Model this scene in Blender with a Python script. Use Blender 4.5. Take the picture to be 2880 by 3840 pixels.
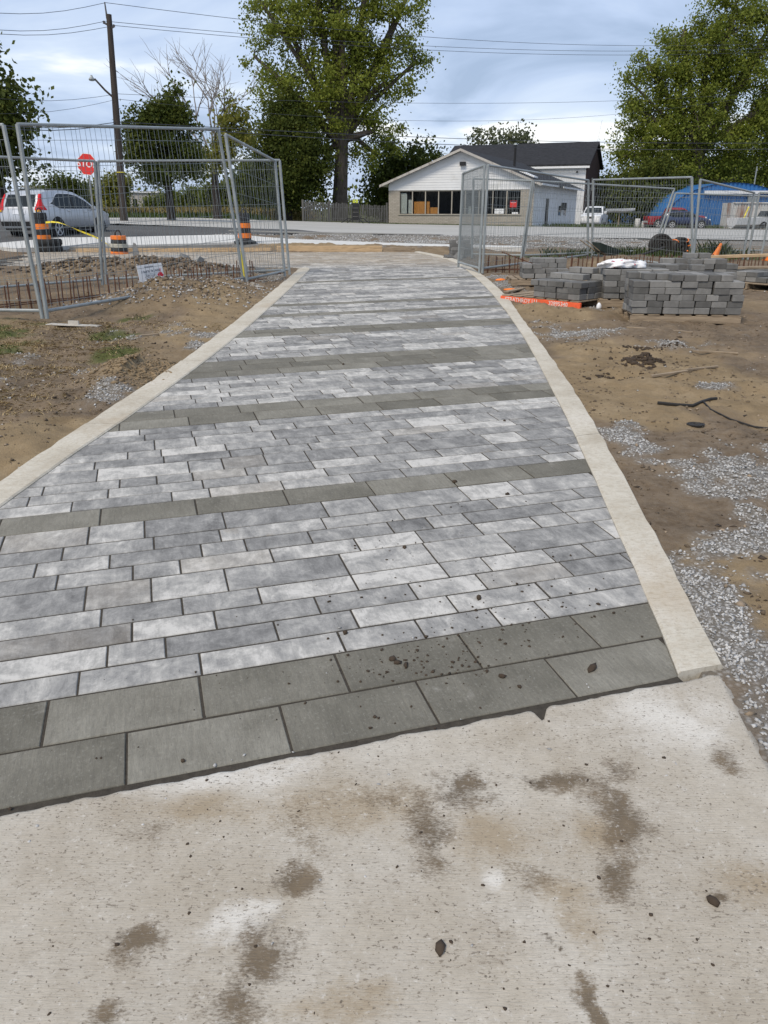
import bpy, bmesh, math, random
import numpy as np
from mathutils import Vector, Matrix

# ------------------------------------------------------------------ camera, sky, sun, exposure
sc = bpy.context.scene
for o in list(bpy.data.objects): bpy.data.objects.remove(o)
COL = sc.collection
cam_d = bpy.data.cameras.new('camera'); cam = bpy.data.objects.new('camera', cam_d); COL.objects.link(cam)
cam_d.sensor_fit = 'VERTICAL'; cam_d.sensor_height = 36.0; cam_d.lens = 27.05
cam_d.clip_start = 0.05; cam_d.clip_end = 2000
CAM_H = 1.6; PITCH = math.radians(21.39)
cam.location = (0, 0, CAM_H); cam.rotation_euler = (math.pi/2 - PITCH, 0, 0)
sc.camera = cam
sc.render.resolution_x, sc.render.resolution_y = 768, 1024
sc.view_settings.view_transform = 'Standard'; sc.view_settings.look = 'None'
sc.view_settings.exposure = EXPOSURE = 0.9; sc.view_settings.gamma = 1.0

SUN_EL, SUN_AZ = math.radians(52), math.radians(215)      # azimuth clockwise from +Y
world = bpy.data.worlds.new('World'); sc.world = world; world.use_nodes = True
wn, wl = world.node_tree.nodes, world.node_tree.links
wn.clear()
def W(t, **k):
    n = wn.new(t)
    for a, b in k.items(): setattr(n, a, b)
    return n
sky = W('ShaderNodeTexSky', sky_type='NISHITA', sun_disc=False)
sky.sun_elevation = SUN_EL; sky.sun_rotation = SUN_AZ; sky.air_density = 1.0; sky.dust_density = 2.0
tc = W('ShaderNodeTexCoord'); sep = W('ShaderNodeSeparateXYZ'); wl.new(tc.outputs['Generated'], sep.inputs[0])
zz = W('ShaderNodeMath', operation='ADD'); wl.new(sep.outputs[2], zz.inputs[0]); zz.inputs[1].default_value = .22
zm = W('ShaderNodeMath', operation='MAXIMUM'); wl.new(zz.outputs[0], zm.inputs[0]); zm.inputs[1].default_value = .05
dv = W('ShaderNodeVectorMath', operation='DIVIDE'); cmb = W('ShaderNodeCombineXYZ')
for i in range(3): wl.new(zm.outputs[0], cmb.inputs[i])
wl.new(tc.outputs['Generated'], dv.inputs[0]); wl.new(cmb.outputs[0], dv.inputs[1])
mp = W('ShaderNodeMapping'); wl.new(dv.outputs[0], mp.inputs[0])
mp.inputs['Scale'].default_value = (.95, 1.1, 0.6); mp.inputs['Location'].default_value = (3.7, 1.3, 0)
n1 = W('ShaderNodeTexNoise'); wl.new(mp.outputs[0], n1.inputs['Vector'])
n1.inputs['Scale'].default_value = 1.15; n1.inputs['Detail'].default_value = 6; n1.inputs['Roughness'].default_value = .52; n1.inputs['Distortion'].default_value = .5
rp = W('ShaderNodeValToRGB'); wl.new(n1.outputs['Fac'], rp.inputs[0])
cr = rp.color_ramp
cr.elements[0].position = .37; cr.elements[0].color = (.36, .46, .64, 1)
cr.elements[1].position = .66; cr.elements[1].color = (1.08, 1.08, 1.07, 1)
e = cr.elements.new(.46); e.color = (.50, .61, .82, 1)
e = cr.elements.new(.58); e.color = (.68, .78, .94, 1)
sc10 = W('ShaderNodeVectorMath', operation='SCALE'); wl.new(rp.outputs[0], sc10.inputs[0]); sc10.inputs['Scale'].default_value = 5.95
mx = W('ShaderNodeMix', data_type='RGBA'); mx.inputs[0].default_value = .88
wl.new(sky.outputs[0], mx.inputs[6]); wl.new(sc10.outputs[0], mx.inputs[7])
bg = W('ShaderNodeBackground'); wl.new(mx.outputs[2], bg.inputs[0]); bg.inputs[1].default_value = .1
wo = W('ShaderNodeOutputWorld'); wl.new(bg.outputs[0], wo.inputs[0])

sun_d = bpy.data.lights.new('sun', 'SUN'); sun_d.energy = 1.5; sun_d.angle = math.radians(18); sun_d.color = (1, .89, .73)
sun = bpy.data.objects.new('sun', sun_d); COL.objects.link(sun)
sdir = Vector((math.sin(SUN_AZ)*math.cos(SUN_EL), math.cos(SUN_AZ)*math.cos(SUN_EL), math.sin(SUN_EL)))
sun.rotation_euler = sdir.to_track_quat('Z', 'Y').to_euler(); sun.location = (0, 0, 30)

# ------------------------------------------------------------------ helpers
RNG = np.random.default_rng(7); random.seed(11)
PI = math.pi
def hash2(ix, iy, seed):
    n = (ix.astype(np.int64)*374761393 + iy.astype(np.int64)*668265263 + seed*974634721) & 0xffffffff
    n = ((n ^ (n >> 13))*1274126177) & 0xffffffff
    n = ((n ^ (n >> 16))*2246822519) & 0xffffffff
    return ((n ^ (n >> 15)) & 0xffffff)/float(0xffffff)
def vnoise(x, y, seed=0):
    ix, iy = np.floor(x), np.floor(y); fx, fy = x-ix, y-iy
    fx = fx*fx*(3-2*fx); fy = fy*fy*(3-2*fy)
    a = hash2(ix, iy, seed); b = hash2(ix+1, iy, seed); c = hash2(ix, iy+1, seed); d = hash2(ix+1, iy+1, seed)
    return (a*(1-fx)+b*fx)*(1-fy) + (c*(1-fx)+d*fx)*fy
def fbm(x, y, seed=0, oct=4, gain=.5):
    x = np.asarray(x, float); y = np.asarray(y, float)
    s = np.zeros_like(x); a = 1.; t = 0.
    for i in range(oct):
        s += a*vnoise(x*2**i+13.1*i, y*2**i+7.7*i, seed+i); t += a; a *= gain
    return s/t
def sstep(a, b, x): t = np.clip((x-a)/(b-a), 0, 1); return t*t*(3-2*t)
SLOPE = 0.024284
def z0(X, Y):
    X = np.asarray(X, float); Y = np.asarray(Y, float)
    zf = np.where(X > 0, .72-.012*X-.42*sstep(55, 85, Y)*sstep(8, 20, X), np.minimum(1.1, .72-.03*X)); zf = np.maximum(zf, -.5)
    w = sstep(20, 42, Y)
    return SLOPE*np.maximum(Y, -30)*(1-w) + zf*w
def zg(x, y): return float(z0(x, y))

def link(o, parent=None):
    COL.objects.link(o)
    if parent is not None: o.parent = parent
    return o
def tag(o, label=None, cat=None, group=None, kind=None):
    if label: o['label'] = label
    if cat: o['category'] = cat
    if group: o['group'] = group
    if kind: o['kind'] = kind
    return o
def empty(name, loc=(0, 0, 0), rz=0, **k):
    o = bpy.data.objects.new(name, None); o.location = loc; o.rotation_euler = (0, 0, rz); o.empty_display_size = .2
    link(o); return tag(o, **k)
class MB:
    """collects shapes into one mesh"""
    def __init__(s): s.v = []; s.f = []; s.m = []
    def add(s, vs, fs, mi=0):
        b = len(s.v); s.v += [tuple(p) for p in vs]; s.f += [tuple(i+b for i in f) for f in fs]; s.m += [mi]*len(fs); return s
    def box(s, c, d, R=None, mi=0, taper=None):
        x, y, z = d[0]/2, d[1]/2, d[2]/2; t = taper or (1, 1)
        P = [Vector(p) for p in ((-x,-y,-z),(x,-y,-z),(x,y,-z),(-x,y,-z),(-x*t[0],-y*t[1],z),(x*t[0],-y*t[1],z),(x*t[0],y*t[1],z),(-x*t[0],y*t[1],z))]
        if R is not None: P = [R @ p for p in P]
        c = Vector(c)
        return s.add([p+c for p in P], [(0,3,2,1),(4,5,6,7),(0,1,5,4),(1,2,6,5),(2,3,7,6),(3,0,4,7)], mi)
    def bbox(s, c, d, b=.006, R=None, mi=0):
        """box with chamfered edges (rounded rect prism, top and bottom chamfer)"""
        x, y, z = d[0]/2, d[1]/2, d[2]/2
        def ring(ix, iy, zz, b):
            return [(-ix+b,-iy,zz),(ix-b,-iy,zz),(ix,-iy+b,zz),(ix,iy-b,zz),(ix-b,iy,zz),(-ix+b,iy,zz),(-ix,iy-b,zz),(-ix,-iy+b,zz)]
        rs = ring(x-b,y-b,-z,b*.5)+ring(x,y,-z+b,b)+ring(x,y,z-b,b)+ring(x-b,y-b,z,b*.5)
        P = [Vector(p) for p in rs]
        if R is not None: P = [R @ p for p in P]
        c = Vector(c); fs = [tuple(range(7,-1,-1)), tuple(range(24,32))]
        for k in range(3):
            for i in range(8):
                j = (i+1) % 8; fs.append((k*8+i, k*8+j, k*8+8+j, k*8+8+i))
        return s.add([p+c for p in P], fs, mi)
    def tube(s, pts, r, n=8, mi=0, caps=True, closed=False):
        pts = [Vector(p) for p in pts]; N = len(pts)
        rr = r if hasattr(r, '__len__') else [r]*N
        vs = []; up = None
        for i, p in enumerate(pts):
            d = (pts[min(i+1, N-1)]-pts[max(i-1, 0)])
            d = d.normalized() if d.length > 1e-9 else Vector((0, 0, 1))
            if up is None: up = Vector((0,0,1)) if abs(d.z) < .9 else Vector((1,0,0))
            a = d.cross(up)
            if a.length < 1e-6: a = d.cross(Vector((0,1,0)))
            a.normalize(); b = a.cross(d); up = b
            for k in range(n):
                t = 2*PI*k/n + PI/n; vs.append(p + (a*math.cos(t)+b*math.sin(t))*rr[i])
        fs = []
        for i in range(N-1):
            for k in range(n):
                j = (k+1) % n; fs.append((i*n+k, i*n+j, (i+1)*n+j, (i+1)*n+k))
        if caps: fs.append(tuple(range(n-1,-1,-1))); fs.append(tuple((N-1)*n+k for k in range(n)))
        return s.add(vs, fs, mi)
    def lathe(s, prof, n=16, c=(0,0,0), R=None, mi=0, loop=False):
        """prof: (radius, z) from bottom to top, around z"""
        vs = []; c = Vector(c)
        for r, z in prof:
            for k in range(n):
                t = 2*PI*k/n; p = Vector((r*math.cos(t), r*math.sin(t), z))
                vs.append((R @ p if R is not None else p)+c)
        fs = []
        for i in range(len(prof)-1):
            for k in range(n):
                j = (k+1) % n; fs.append((i*n+k, i*n+j, (i+1)*n+j, (i+1)*n+k))
        if loop:
            q = (len(prof)-1)*n
            for k in range(n): j = (k+1) % n; fs.append((q+k, q+j, j, k))
        else:
            fs.append(tuple(range(n-1,-1,-1))); fs.append(tuple((len(prof)-1)*n+k for k in range(n)))
        return s.add(vs, fs, mi)
    def prism(s, poly, a, b, M=None, mi=0):
        """poly in (x,z), extruded along y from a to b"""
        n = len(poly); vs = [Vector((x, a, z)) for x, z in poly]+[Vector((x, b, z)) for x, z in poly]
        if M is not None: vs = [M @ p for p in vs]
        fs = [tuple(range(n)), tuple(range(2*n-1, n-1, -1))]
        for i in range(n): j = (i+1) % n; fs.append((i, i+n, j+n, j))
        return s.add(vs, fs, mi)
    def mesh(s, name):
        me = bpy.data.meshes.new(name); me.from_pydata(s.v, [], s.f); me.update(); return me
    def build(s, name, mats, parent=None, smooth=False, **k):
        me = s.mesh(name)
        for m in (mats if isinstance(mats, (list, tuple)) else [mats]): me.materials.append(m)
        if any(s.m): me.polygons.foreach_set('material_index', s.m)
        if smooth: me.polygons.foreach_set('use_smooth', [True]*len(me.polygons)); 
        bm = bmesh.new(); bm.from_mesh(me); bmesh.ops.recalc_face_normals(bm, faces=bm.faces); bm.to_mesh(me); bm.free()
        if smooth:
            try: me.set_sharp_from_angle(angle=math.radians(40))
            except Exception: pass
        o = bpy.data.objects.new(name, me); link(o, parent); return tag(o, **k)
def npmesh(name, V, Fc, mat=None, nper=4, smooth=False, attrs=None):
    me = bpy.data.meshes.new(name); V = np.asarray(V, np.float32); Fc = np.asarray(Fc, np.int32)
    nf = len(Fc); me.vertices.add(len(V)); me.vertices.foreach_set('co', V.ravel())
    me.loops.add(nf*nper); me.loops.foreach_set('vertex_index', Fc.ravel())
    me.polygons.add(nf); me.polygons.foreach_set('loop_start', np.arange(nf, dtype=np.int32)*nper)
    try: me.polygons.foreach_set('loop_total', np.full(nf, nper, np.int32))
    except Exception: pass
    if smooth: me.polygons.foreach_set('use_smooth', np.ones(nf, bool))
    for nm, arr in (attrs or {}).items():
        at = me.attributes.new(nm, 'FLOAT', 'POINT'); at.data.foreach_set('value', np.asarray(arr, np.float32))
    me.update(calc_edges=True); me.validate()
    if mat: me.materials.append(mat)
    return me
def rotz(a): return Matrix.Rotation(a, 3, 'Z')

# ------------------------------------------------------------------ materials
class NT:
    def __init__(s, name):
        s.m = bpy.data.materials.new(name); s.m.use_nodes = True; s.t = s.m.node_tree; s.n = s.t.nodes; s.l = s.t.links
        s.b = s.n['Principled BSDF']; s.out = s.n['Material Output']
    def N(s, t, **k):
        n = s.n.new(t)
        for a, b in k.items(): setattr(n, a, b)
        return n
    def L(s, a, b): s.l.new(a, b)
    def coord(s, kind='Object', scale=(1,1,1), rot=(0,0,0)):
        t = s.N('ShaderNodeTexCoord'); m = s.N('ShaderNodeMapping'); s.L(t.outputs[kind], m.inputs[0])
        m.inputs['Scale'].default_value = scale; m.inputs['Rotation'].default_value = rot; return m.outputs[0]
    def noise(s, vec, scale, detail=4, rough=.55, dist=0., w=None):
        n = s.N('ShaderNodeTexNoise')
        if w is not None: n.noise_dimensions = '4D'; s.L(w, n.inputs['W'])
        s.L(vec, n.inputs['Vector']); n.inputs['Scale'].default_value = scale; n.inputs['Detail'].default_value = detail
        n.inputs['Roughness'].default_value = rough; n.inputs['Distortion'].default_value = dist; return n.outputs['Fac']
    def ramp(s, fac, stops):
        r = s.N('ShaderNodeValToRGB'); s.L(fac, r.inputs[0]); c = r.color_ramp
        def C(v): return (v[0], v[1], v[2], 1) if hasattr(v, '__len__') else (v, v, v, 1)
        c.elements[0].position, c.elements[0].color = stops[0][0], C(stops[0][1])
        c.elements[1].position, c.elements[1].color = stops[-1][0], C(stops[-1][1])
        for p, v in stops[1:-1]: e = c.elements.new(p); e.color = C(v)
        return r.outputs[0]
    def mix(s, fac, a, b, mode='MIX'):
        m = s.N('ShaderNodeMix', data_type='RGBA', blend_type=mode)
        for i, v in ((0, fac), (6, a), (7, b)):
            if hasattr(v, 'links') or hasattr(v, 'is_linked'): s.L(v, m.inputs[i])
            elif i == 0: m.inputs[0].default_value = v
            else: m.inputs[i].default_value = (v[0], v[1], v[2], 1) if hasattr(v, '__len__') else (v, v, v, 1)
        return m.outputs[2]
    def math(s, op, a, b=0., clamp=False):
        m = s.N('ShaderNodeMath', operation=op); m.use_clamp = clamp
        for i, v in ((0, a), (1, b)):
            if hasattr(v, 'is_linked'): s.L(v, m.inputs[i])
            else: m.inputs[i].default_value = v
        return m.outputs[0]
    def attr(s, name):
        a = s.N('ShaderNodeAttribute'); a.attribute_name = name; return a.outputs['Fac']
    def bump(s, h, strength=.3, dist=.01, prev=None):
        b = s.N('ShaderNodeBump'); s.L(h, b.inputs['Height']); b.inputs['Strength'].default_value = strength; b.inputs['Distance'].default_value = dist
        if prev is not None: s.L(prev, b.inputs['Normal'])
        return b.outputs[0]
    def fin(s, col=None, rough=.8, spec=.3, normal=None, metal=0.):
        if col is not None:
            if hasattr(col, 'is_linked'): s.L(col, s.b.inputs['Base Color'])
            else: s.b.inputs['Base Color'].default_value = (*col, 1)
        if hasattr(rough, 'is_linked'): s.L(rough, s.b.inputs['Roughness'])
        else: s.b.inputs['Roughness'].default_value = rough
        s.b.inputs['Specular IOR Level'].default_value = spec; s.b.inputs['Metallic'].default_value = metal
        if normal is not None: s.L(normal, s.b.inputs['Normal'])
        return s.m
def mat(name, col, rough=.75, var=.18, scale=6., bump=.15, bscale=60., spec=.3, metal=0., stretch=(1,1,1), dirt=None, kind='Object'):
    """plain surface with tonal variation and fine relief; dirt=(colour, amount, scale)"""
    t = NT(name); v = t.coord(kind, stretch); n = t.noise(v, scale, 5, .6)
    c = t.ramp(n, [(.3, [x*(1-var) for x in col]), (.7, [min(1, x*(1+var)) for x in col])])
    if dirt:
        d = t.noise(v, dirt[2], 6, .65, .4); c = t.mix(t.ramp(d, [(.62-dirt[1]*.3, 0.), (.78-dirt[1]*.2, 1.)]), c, dirt[0])
    nb = None
    if bump: nb = t.bump(t.noise(v, bscale, 3, .6), bump, .01)
    return t.fin(c, rough, spec, nb, metal)
M = {}
# ------------------------------------------------------------------ layout of the paved path (X right, Y away from the viewer)
KLo = [(-2.42,1.0),(-2.39,2.2),(-2.33,3.3),(-2.27,4.298),(-2.245,4.911),(-2.19,5.658),(-2.093,6.919),(-2.018,8.249),(-1.958,10.074),(-1.915,12.286),(-1.88,14.255),(-1.86,16.086),(-1.845,17.5)]
KLi = [(-2.22,1.0),(-2.19,2.2),(-2.13,3.3),(-2.07,4.2),(-2.02,4.9),(-1.945,5.6),(-1.86,6.75),(-1.775,8.1),(-1.70,9.9),(-1.655,12.1),(-1.62,14.1),(-1.60,16.0),(-1.589,17.4)]
KRi = [(1.047,2.34),(1.083,2.617),(1.131,3.037),(1.182,3.581),(1.254,4.275),(1.313,4.93),(1.381,5.658),(1.455,6.604),(1.545,7.772),(1.64,9.23),(1.725,11.077),(1.79,13.2),(1.80,15.237),(1.769,17.03),(1.696,18.9),(1.50,20.25),(1.19,21.15),(.83,22.2)]
KRo = [(1.222,2.39),(1.28,2.833),(1.345,3.417),(1.427,4.126),(1.51,5.031),(1.595,5.991),(1.675,7.144),(1.76,8.644),(1.849,10.454),(1.96,12.4),(2.005,14.2),(1.985,16.086),(1.93,17.758),(1.86,19.2),(1.66,20.5),(1.33,21.45),(.97,22.35)]
PATH = [(-2.22,1.0)] + KRi[:1] + KRi[1:] + [(.6,22.3),(-9.5,22.3),(-9.5,18.3),(-2.6,18.0),(-2.0,17.85),(-1.72,17.7)] + KLi[::-1]
CORE = [(-2.5,-3),(1.0,-3),(1.05,.6),(1.1,1.9),(1.13,2.36)] + [((a[0]*.5+b[0]*.5), (a[1]*.5+b[1]*.5)) for a, b in zip(KRi[1:15], KRo[1:15])] + [(1.55,20.5),(.9,22.2),(-9.6,22.2),(-9.6,18.4),(-1.75,17.75)] + [((a[0]+b[0])/2, (a[1]+b[1])/2) for a, b in zip(KLi, KLo)][::-1]
def inpoly(X, Y, poly):
    ins = np.zeros(X.shape, bool); n = len(poly)
    for i in range(n):
        (x1, y1), (x2, y2) = poly[i], poly[(i+1) % n]
        if y1 == y2: continue
        c = ((y1 > Y) != (y2 > Y)) & (X < (x2-x1)*(Y-y1)/(y2-y1)+x1); ins ^= c
    return ins
TH = math.radians(16.5725); CU, SU = math.cos(TH), math.sin(TH)
V_EDGE = 1.927

# ------------------------------------------------------------------ ground sheet
GRAVEL = [(2.25,9.5,.62,.42),(2.2,4.5,.58,.58),(1.95,3.7,.5,.42),(2.7,4.5,.5,.6),(1.38,2.55,.24,.75),(1.30,1.7,.2,.7),(-2.38,6.45,.34,.55),(-2.78,7.4,.26,.4),(-2.12,8.6,.16,.5),(2.35,14.9,.36,.9),(3.3,8.7,.5,.35),(2.9,6.75,.2,.15),(-2.35,15.6,.4,.8),(1.75,5.1,.25,.5)]
SAND = [(2.45,7.1,1.2,1.7),(3.4,6.3,1.0,.9),(1.9,2.9,.5,.5),(1.62,3.05,.3,.42),(-2.2,7.35,.42,.6),(-2.5,4.9,.55,.8),(-2.35,11.4,.6,2.2),(2.4,11.2,.6,.9),(2.2,8.3,.6,.8),(2.1,5.9,.6,.6),(-1.6,23.1,2.6,.7),(-2.3,9.6,.5,.8)]
GRASSB = [(-4.9,9.6,.8,.9),(-3.3,9.3,.35,.35),(-2.9,8.3,.25,.3),(-4.3,8.5,.5,.5),(-3.4,10.8,.3,.3),(3.0,12.7,.3,.25),(6.6,19.6,1.2,.7),(8.3,20.4,1.2,.6),(4.2,21.0,1.0,.5)]
BUMPS = [(-2.3,7.15,.36,.40,.21),(-2.02,7.35,.18,.25,.07),(-3.35,12.3,.8,.75,.34),(-2.75,13.4,.5,.8,.22),(-5.6,17.0,1.2,.6,.24),(-4.2,16.9,.9,.5,.18),(-7.0,17.2,.8,.7,.10),(-2.55,10.9,.4,.5,.07),(-2.6,5.0,.4,.5,.05),(-3.9,7.2,.5,.35,.08),(2.6,7.75,.16,.16,.07),(2.2,7.15,.16,.12,-.06),(2.35,11.3,.35,.35,.09),(2.0,11.6,.2,.3,.05),(2.9,10.9,.4,.25,.06),(-1.9,23.0,1.0,.35,.20),(-.3,22.9,.9,.35,.14),(-3.3,22.9,.8,.4,.14),(3.4,18.6,1.2,.5,.16),(6.0,18.8,1.3,.5,.20),(1.3,23.0,1.2,.5,.12),(-2.2,14.6,.3,.7,.05),(-8.4,20.9,1.6,.7,.14)]
def blobs(X, Y, L, pw=1.):
    s = np.zeros_like(X)
    for b in L: s = np.maximum(s, np.exp(-(((X-b[0])/b[2])**2+((Y-b[1])/b[3])**2)*pw))
    return s
TRENCH = ((-6.4,10.9),(-2.35,15.8)), ((1.9,16.9),(9.2,17.7))
def segdist(X, Y, a, b):
    dx, dy = b[0]-a[0], b[1]-a[1]; t = np.clip(((X-a[0])*dx+(Y-a[1])*dy)/(dx*dx+dy*dy), 0, 1)
    return np.hypot(X-a[0]-t*dx, Y-a[1]-t*dy)
def soil(X, Y):
    nz = fbm(X*1.9, Y*1.9, 31, 5, .6); n2 = fbm(X*7, Y*7, 55, 3)
    gv = sstep(.40, .85, blobs(X, Y, GRAVEL) + (nz-.5)*1.9 + (n2-.5)*.9)
    sd = sstep(.30, .60, blobs(X, Y, SAND) + (fbm(X*1.2+9, Y*1.2, 77, 4)-.5)*.9)
    gr = sstep(.40, .75, blobs(X, Y, GRASSB) + (fbm(X*3, Y*3, 91, 3)-.5)*1.2)
    far = sstep(23.4, 24.6, Y+(nz-.5)*1.5)*(1-sstep(31, 33, Y))
    gv = np.maximum(gv, far*sstep(.42, .56, nz+.10))
    sd = np.maximum(sd, sstep(.52, .66, fbm(X*.6, Y*.6, 12, 3))*.5*(Y < 24))
    gr = np.maximum(gr, sstep(36, 60, Y))
    return gv, sd*(1-gv), gr
def ground_h(X, Y):
    gv, sd, gr = soil(X, Y)
    near = 1-sstep(20, 30, Y)
    h = z0(X, Y) - .022
    h += (fbm(X*1.4, Y*1.4, 3, 4)-.5)*.09*near*sstep(0, .7, np.abs(X)-1.6)
    h += (fbm(X*5, Y*5, 4, 4, .6)-.5)*(.07+.035*(1-sd))*(near*.9+.1)*(.35+.65*sstep(0, .35, np.abs(X)-1.75))
    h += (fbm(X*14, Y*14, 8, 3)-.5)*.028*near*(.3+.7*sstep(0, .35, np.abs(X)-1.75))
    h += gv*.012*near
    bn = .65+.7*fbm(X*4, Y*4, 66, 4, .6)
    for x, y, rx, ry, a in BUMPS: h += a*np.exp(-(((X-x)/rx)**2+((Y-y)/ry)**2))*bn
    for (a, b) in TRENCH:
        d = segdist(X, Y, a, b); h -= .20*(1-sstep(.22, .5, d+(fbm(X*3, Y*3, 41, 3)-.5)*.3))
    ridge = np.exp(-((Y-28.7-.04*X)/.8)**2)*sstep(-7, -5, X)*(1-sstep(5, 8, X))
    h += ridge*.10*(.6+.8*fbm(X*2, Y*2, 19, 4, .6))
    XR = np.where(Y < 2.4, np.interp(Y, [.6,1.9,2.36], [1.07,1.175,1.22]), np.interp(Y, [p[1] for p in KRo], [p[0] for p in KRo])); XL = np.interp(Y, [p[1] for p in KLo], [p[0] for p in KLo])
    dk = np.maximum(XL-X, X-XR)
    h = np.where((Y < 17.4) & (dk < .25), np.minimum(h, z0(X, Y)-.004+np.maximum(dk, 0)*.35), h)
    h = np.where(inpoly(X, Y, CORE), z0(X, Y)-.13, h)
    h -= .05*sstep(29, 31, Y)
    return h, gv, sd, gr
def axis(parts):
    r = []
    for a, b, st in parts: r.append(np.arange(a, b, st))
    return np.concatenate(r)
def geo(a, b, n): return np.sign(a)*np.geomspace(abs(a), abs(b), n)
gx = np.concatenate([-np.geomspace(9, 700, 34)[::-1], axis([(-8.9,-5.2,.12),(-5.2,5.2,.045),(5.2,9,.12)]), np.geomspace(9, 700, 34)])
gy = np.concatenate([-np.geomspace(.6, 60, 14)[::-1], axis([(-.5,1.0,.12),(1.0,10,.045),(10,20,.07),(20,34,.16)]), np.geomspace(34, 900, 60)])
GX, GY = np.meshgrid(gx, gy)
GH, ggv, gsd, ggr = ground_h(GX, GY)
def gh(x, y):
    a = ground_h(np.array([[float(x)]]), np.array([[float(y)]]))[0]; return float(a[0, 0])
ny, nx = GX.shape
idx = np.arange(ny*nx).reshape(ny, nx)
quads = np.stack([idx[:-1,:-1].ravel(), idx[:-1,1:].ravel(), idx[1:,1:].ravel(), idx[1:,:-1].ravel()], 1)
t = NT('bare soil')
v = t.coord('Object')
nA = t.noise(v, 3.1, 7, .66); nB = t.noise(v, 22, 6, .7); nC = t.noise(v, 120, 3, .6)
dirt = t.ramp(nA, [(.28, (.068,.048,.031)), (.5, (.145,.105,.067)), (.72, (.22,.165,.108))])
dirt = t.mix(t.ramp(nB, [(.35, 0.), (.75, .55)]), dirt, (.24,.20,.155))
sandc = t.ramp(nA, [(.25, (.175,.127,.072)), (.55, (.265,.197,.116)), (.8, (.36,.28,.178))])
sandc = t.mix(t.ramp(nB, [(.4, .0), (.8, .45)]), sandc, (.135,.10,.062))
vor = t.N('ShaderNodeTexVoronoi'); t.L(v, vor.inputs['Vector']); vor.inputs['Scale'].default_value = 46
grav = t.mix(t.ramp(vor.outputs['Distance'], [(.05, 0.), (.55, 1.)]), t.ramp(vor.outputs['Color'], [(.1, (.27,.265,.255)), (.9, (.55,.54,.52))]), (.16,.145,.125))
grass = t.ramp(nB, [(.3, (.045,.055,.018)), (.7, (.12,.125,.045))])
c = t.mix(t.attr('sand'), dirt, sandc); c = t.mix(t.attr('grass'), c, grass); c = t.mix(t.attr('gravel'), c, grav)
bmp = t.bump(nB, .5, .03); bmp = t.bump(nC, .5, .012, bmp)
M['soil'] = t.fin(c, .95, .15, bmp)
V = np.stack([GX, GY, GH], -1).reshape(-1, 3)
gme = npmesh('ground', V, quads, M['soil'], 4, True, dict(gravel=ggv.ravel(), sand=gsd.ravel(), grass=ggr.ravel()))
ground = tag(link(bpy.data.objects.new('ground', gme)), kind='structure')

# loose stones, too many to count
M['darksoil'] = mat('dark damp soil', (.055,.04,.028), .95, .3, 8, .4, 50)
M['stone'] = mat('loose stone', (.40,.395,.385), .85, .5, 14, .2, 80, kind='Object')
M['stone2'] = mat('brown pebble', (.27,.21,.15), .85, .4, 3, .2, 80)
OCT_V = np.array([(1,0,0),(0,1,0),(-1,0,0),(0,-1,0),(0,0,1),(0,0,-1)], float)
OCT_F = np.array([(0,1,4),(1,2,4),(2,3,4),(3,0,4),(1,0,5),(2,1,5),(3,2,5),(0,3,5)])
_ib = bmesh.new(); bmesh.ops.create_icosphere(_ib, subdivisions=1, radius=1.); _ib.verts.ensure_lookup_table()
ICO_V = np.array([v_.co[:] for v_ in _ib.verts]); ICO_F = np.array([[v_.index for v_ in f_.verts] for f_ in _ib.faces]); _ib.free()
def stones(name, X, Y, S, mt, rng, lift=.3, Z=None, round_=False):
    BV, BF = (ICO_V, ICO_F) if round_ else (OCT_V, OCT_F); nv = len(BV)
    n = len(X)
    if Z is None: Z = ground_h(X, Y)[0]
    a = rng.uniform(0, 2*PI, n); sx = S*rng.uniform(.7, 1.5, n); sy = S*rng.uniform(.6, 1.1, n); sz = S*rng.uniform(.4, .85, n)
    P = BV[None]*np.stack([sx, sy, sz], 1)[:, None, :]*rng.uniform(.7, 1.22, (n, nv, 1)) + rng.normal(0, .22 if not round_ else .1, (n, nv, 3))*S[:, None, None]
    ca, sa = np.cos(a)[:, None], np.sin(a)[:, None]
    x = P[..., 0]*ca-P[..., 1]*sa; y = P[..., 0]*sa+P[..., 1]*ca
    VV = np.stack([x+X[:, None], y+Y[:, None], P[..., 2]+(Z+sz*lift)[:, None]], -1).reshape(-1, 3)
    FF = (BF[None]+(np.arange(n)*nv)[:, None, None]).reshape(-1, 3)
    me = npmesh(name, VV, FF, mt, 3)
    return tag(link(bpy.data.objects.new(name, me)), kind='stuff')
r = np.random.default_rng(5)
def scatter(n, x0, x1, y0, y1, fn, rng):
    X = rng.uniform(x0, x1, n); Y = y0*(y1/y0)**rng.uniform(0, 1, n)
    k = (rng.uniform(0, 1, n) < fn(X, Y)) & ~inpoly(X, Y, CORE)
    X, Y = X[k], Y[k]
    XX = np.interp(Y, [p[1] for p in KRo], [p[0] for p in KRo]); XL = np.interp(Y, [p[1] for p in KLo], [p[0] for p in KLo])
    XX = np.where(Y < 2.4, np.interp(Y, [.6,1.9,2.36], [1.07,1.175,1.22]), XX)
    ok = ((X > XX+.008) | (X < XL-.008)) | (Y > 22.4); return X[ok], Y[ok]
X, Y = scatter(140000, 1.1, 4.2, 1.2, 16, lambda X, Y: soil(X, Y)[0]**1.3*.72, r)
stones('gravel_stones', X, Y, r.uniform(.003, .0105, len(X))*(1+.035*Y), M['stone'], r); 
X, Y = scatter(36000, -4, -1.8, 3, 17, lambda X, Y: soil(X, Y)[0]*.75, r)
stones('gravel_stones', X, Y, r.uniform(.004, .012, len(X))*(1+.035*Y), M['stone'], r)
X, Y = scatter(9000, -7, 8, 1.5, 21, lambda X, Y: .35+0*X, r)
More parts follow.
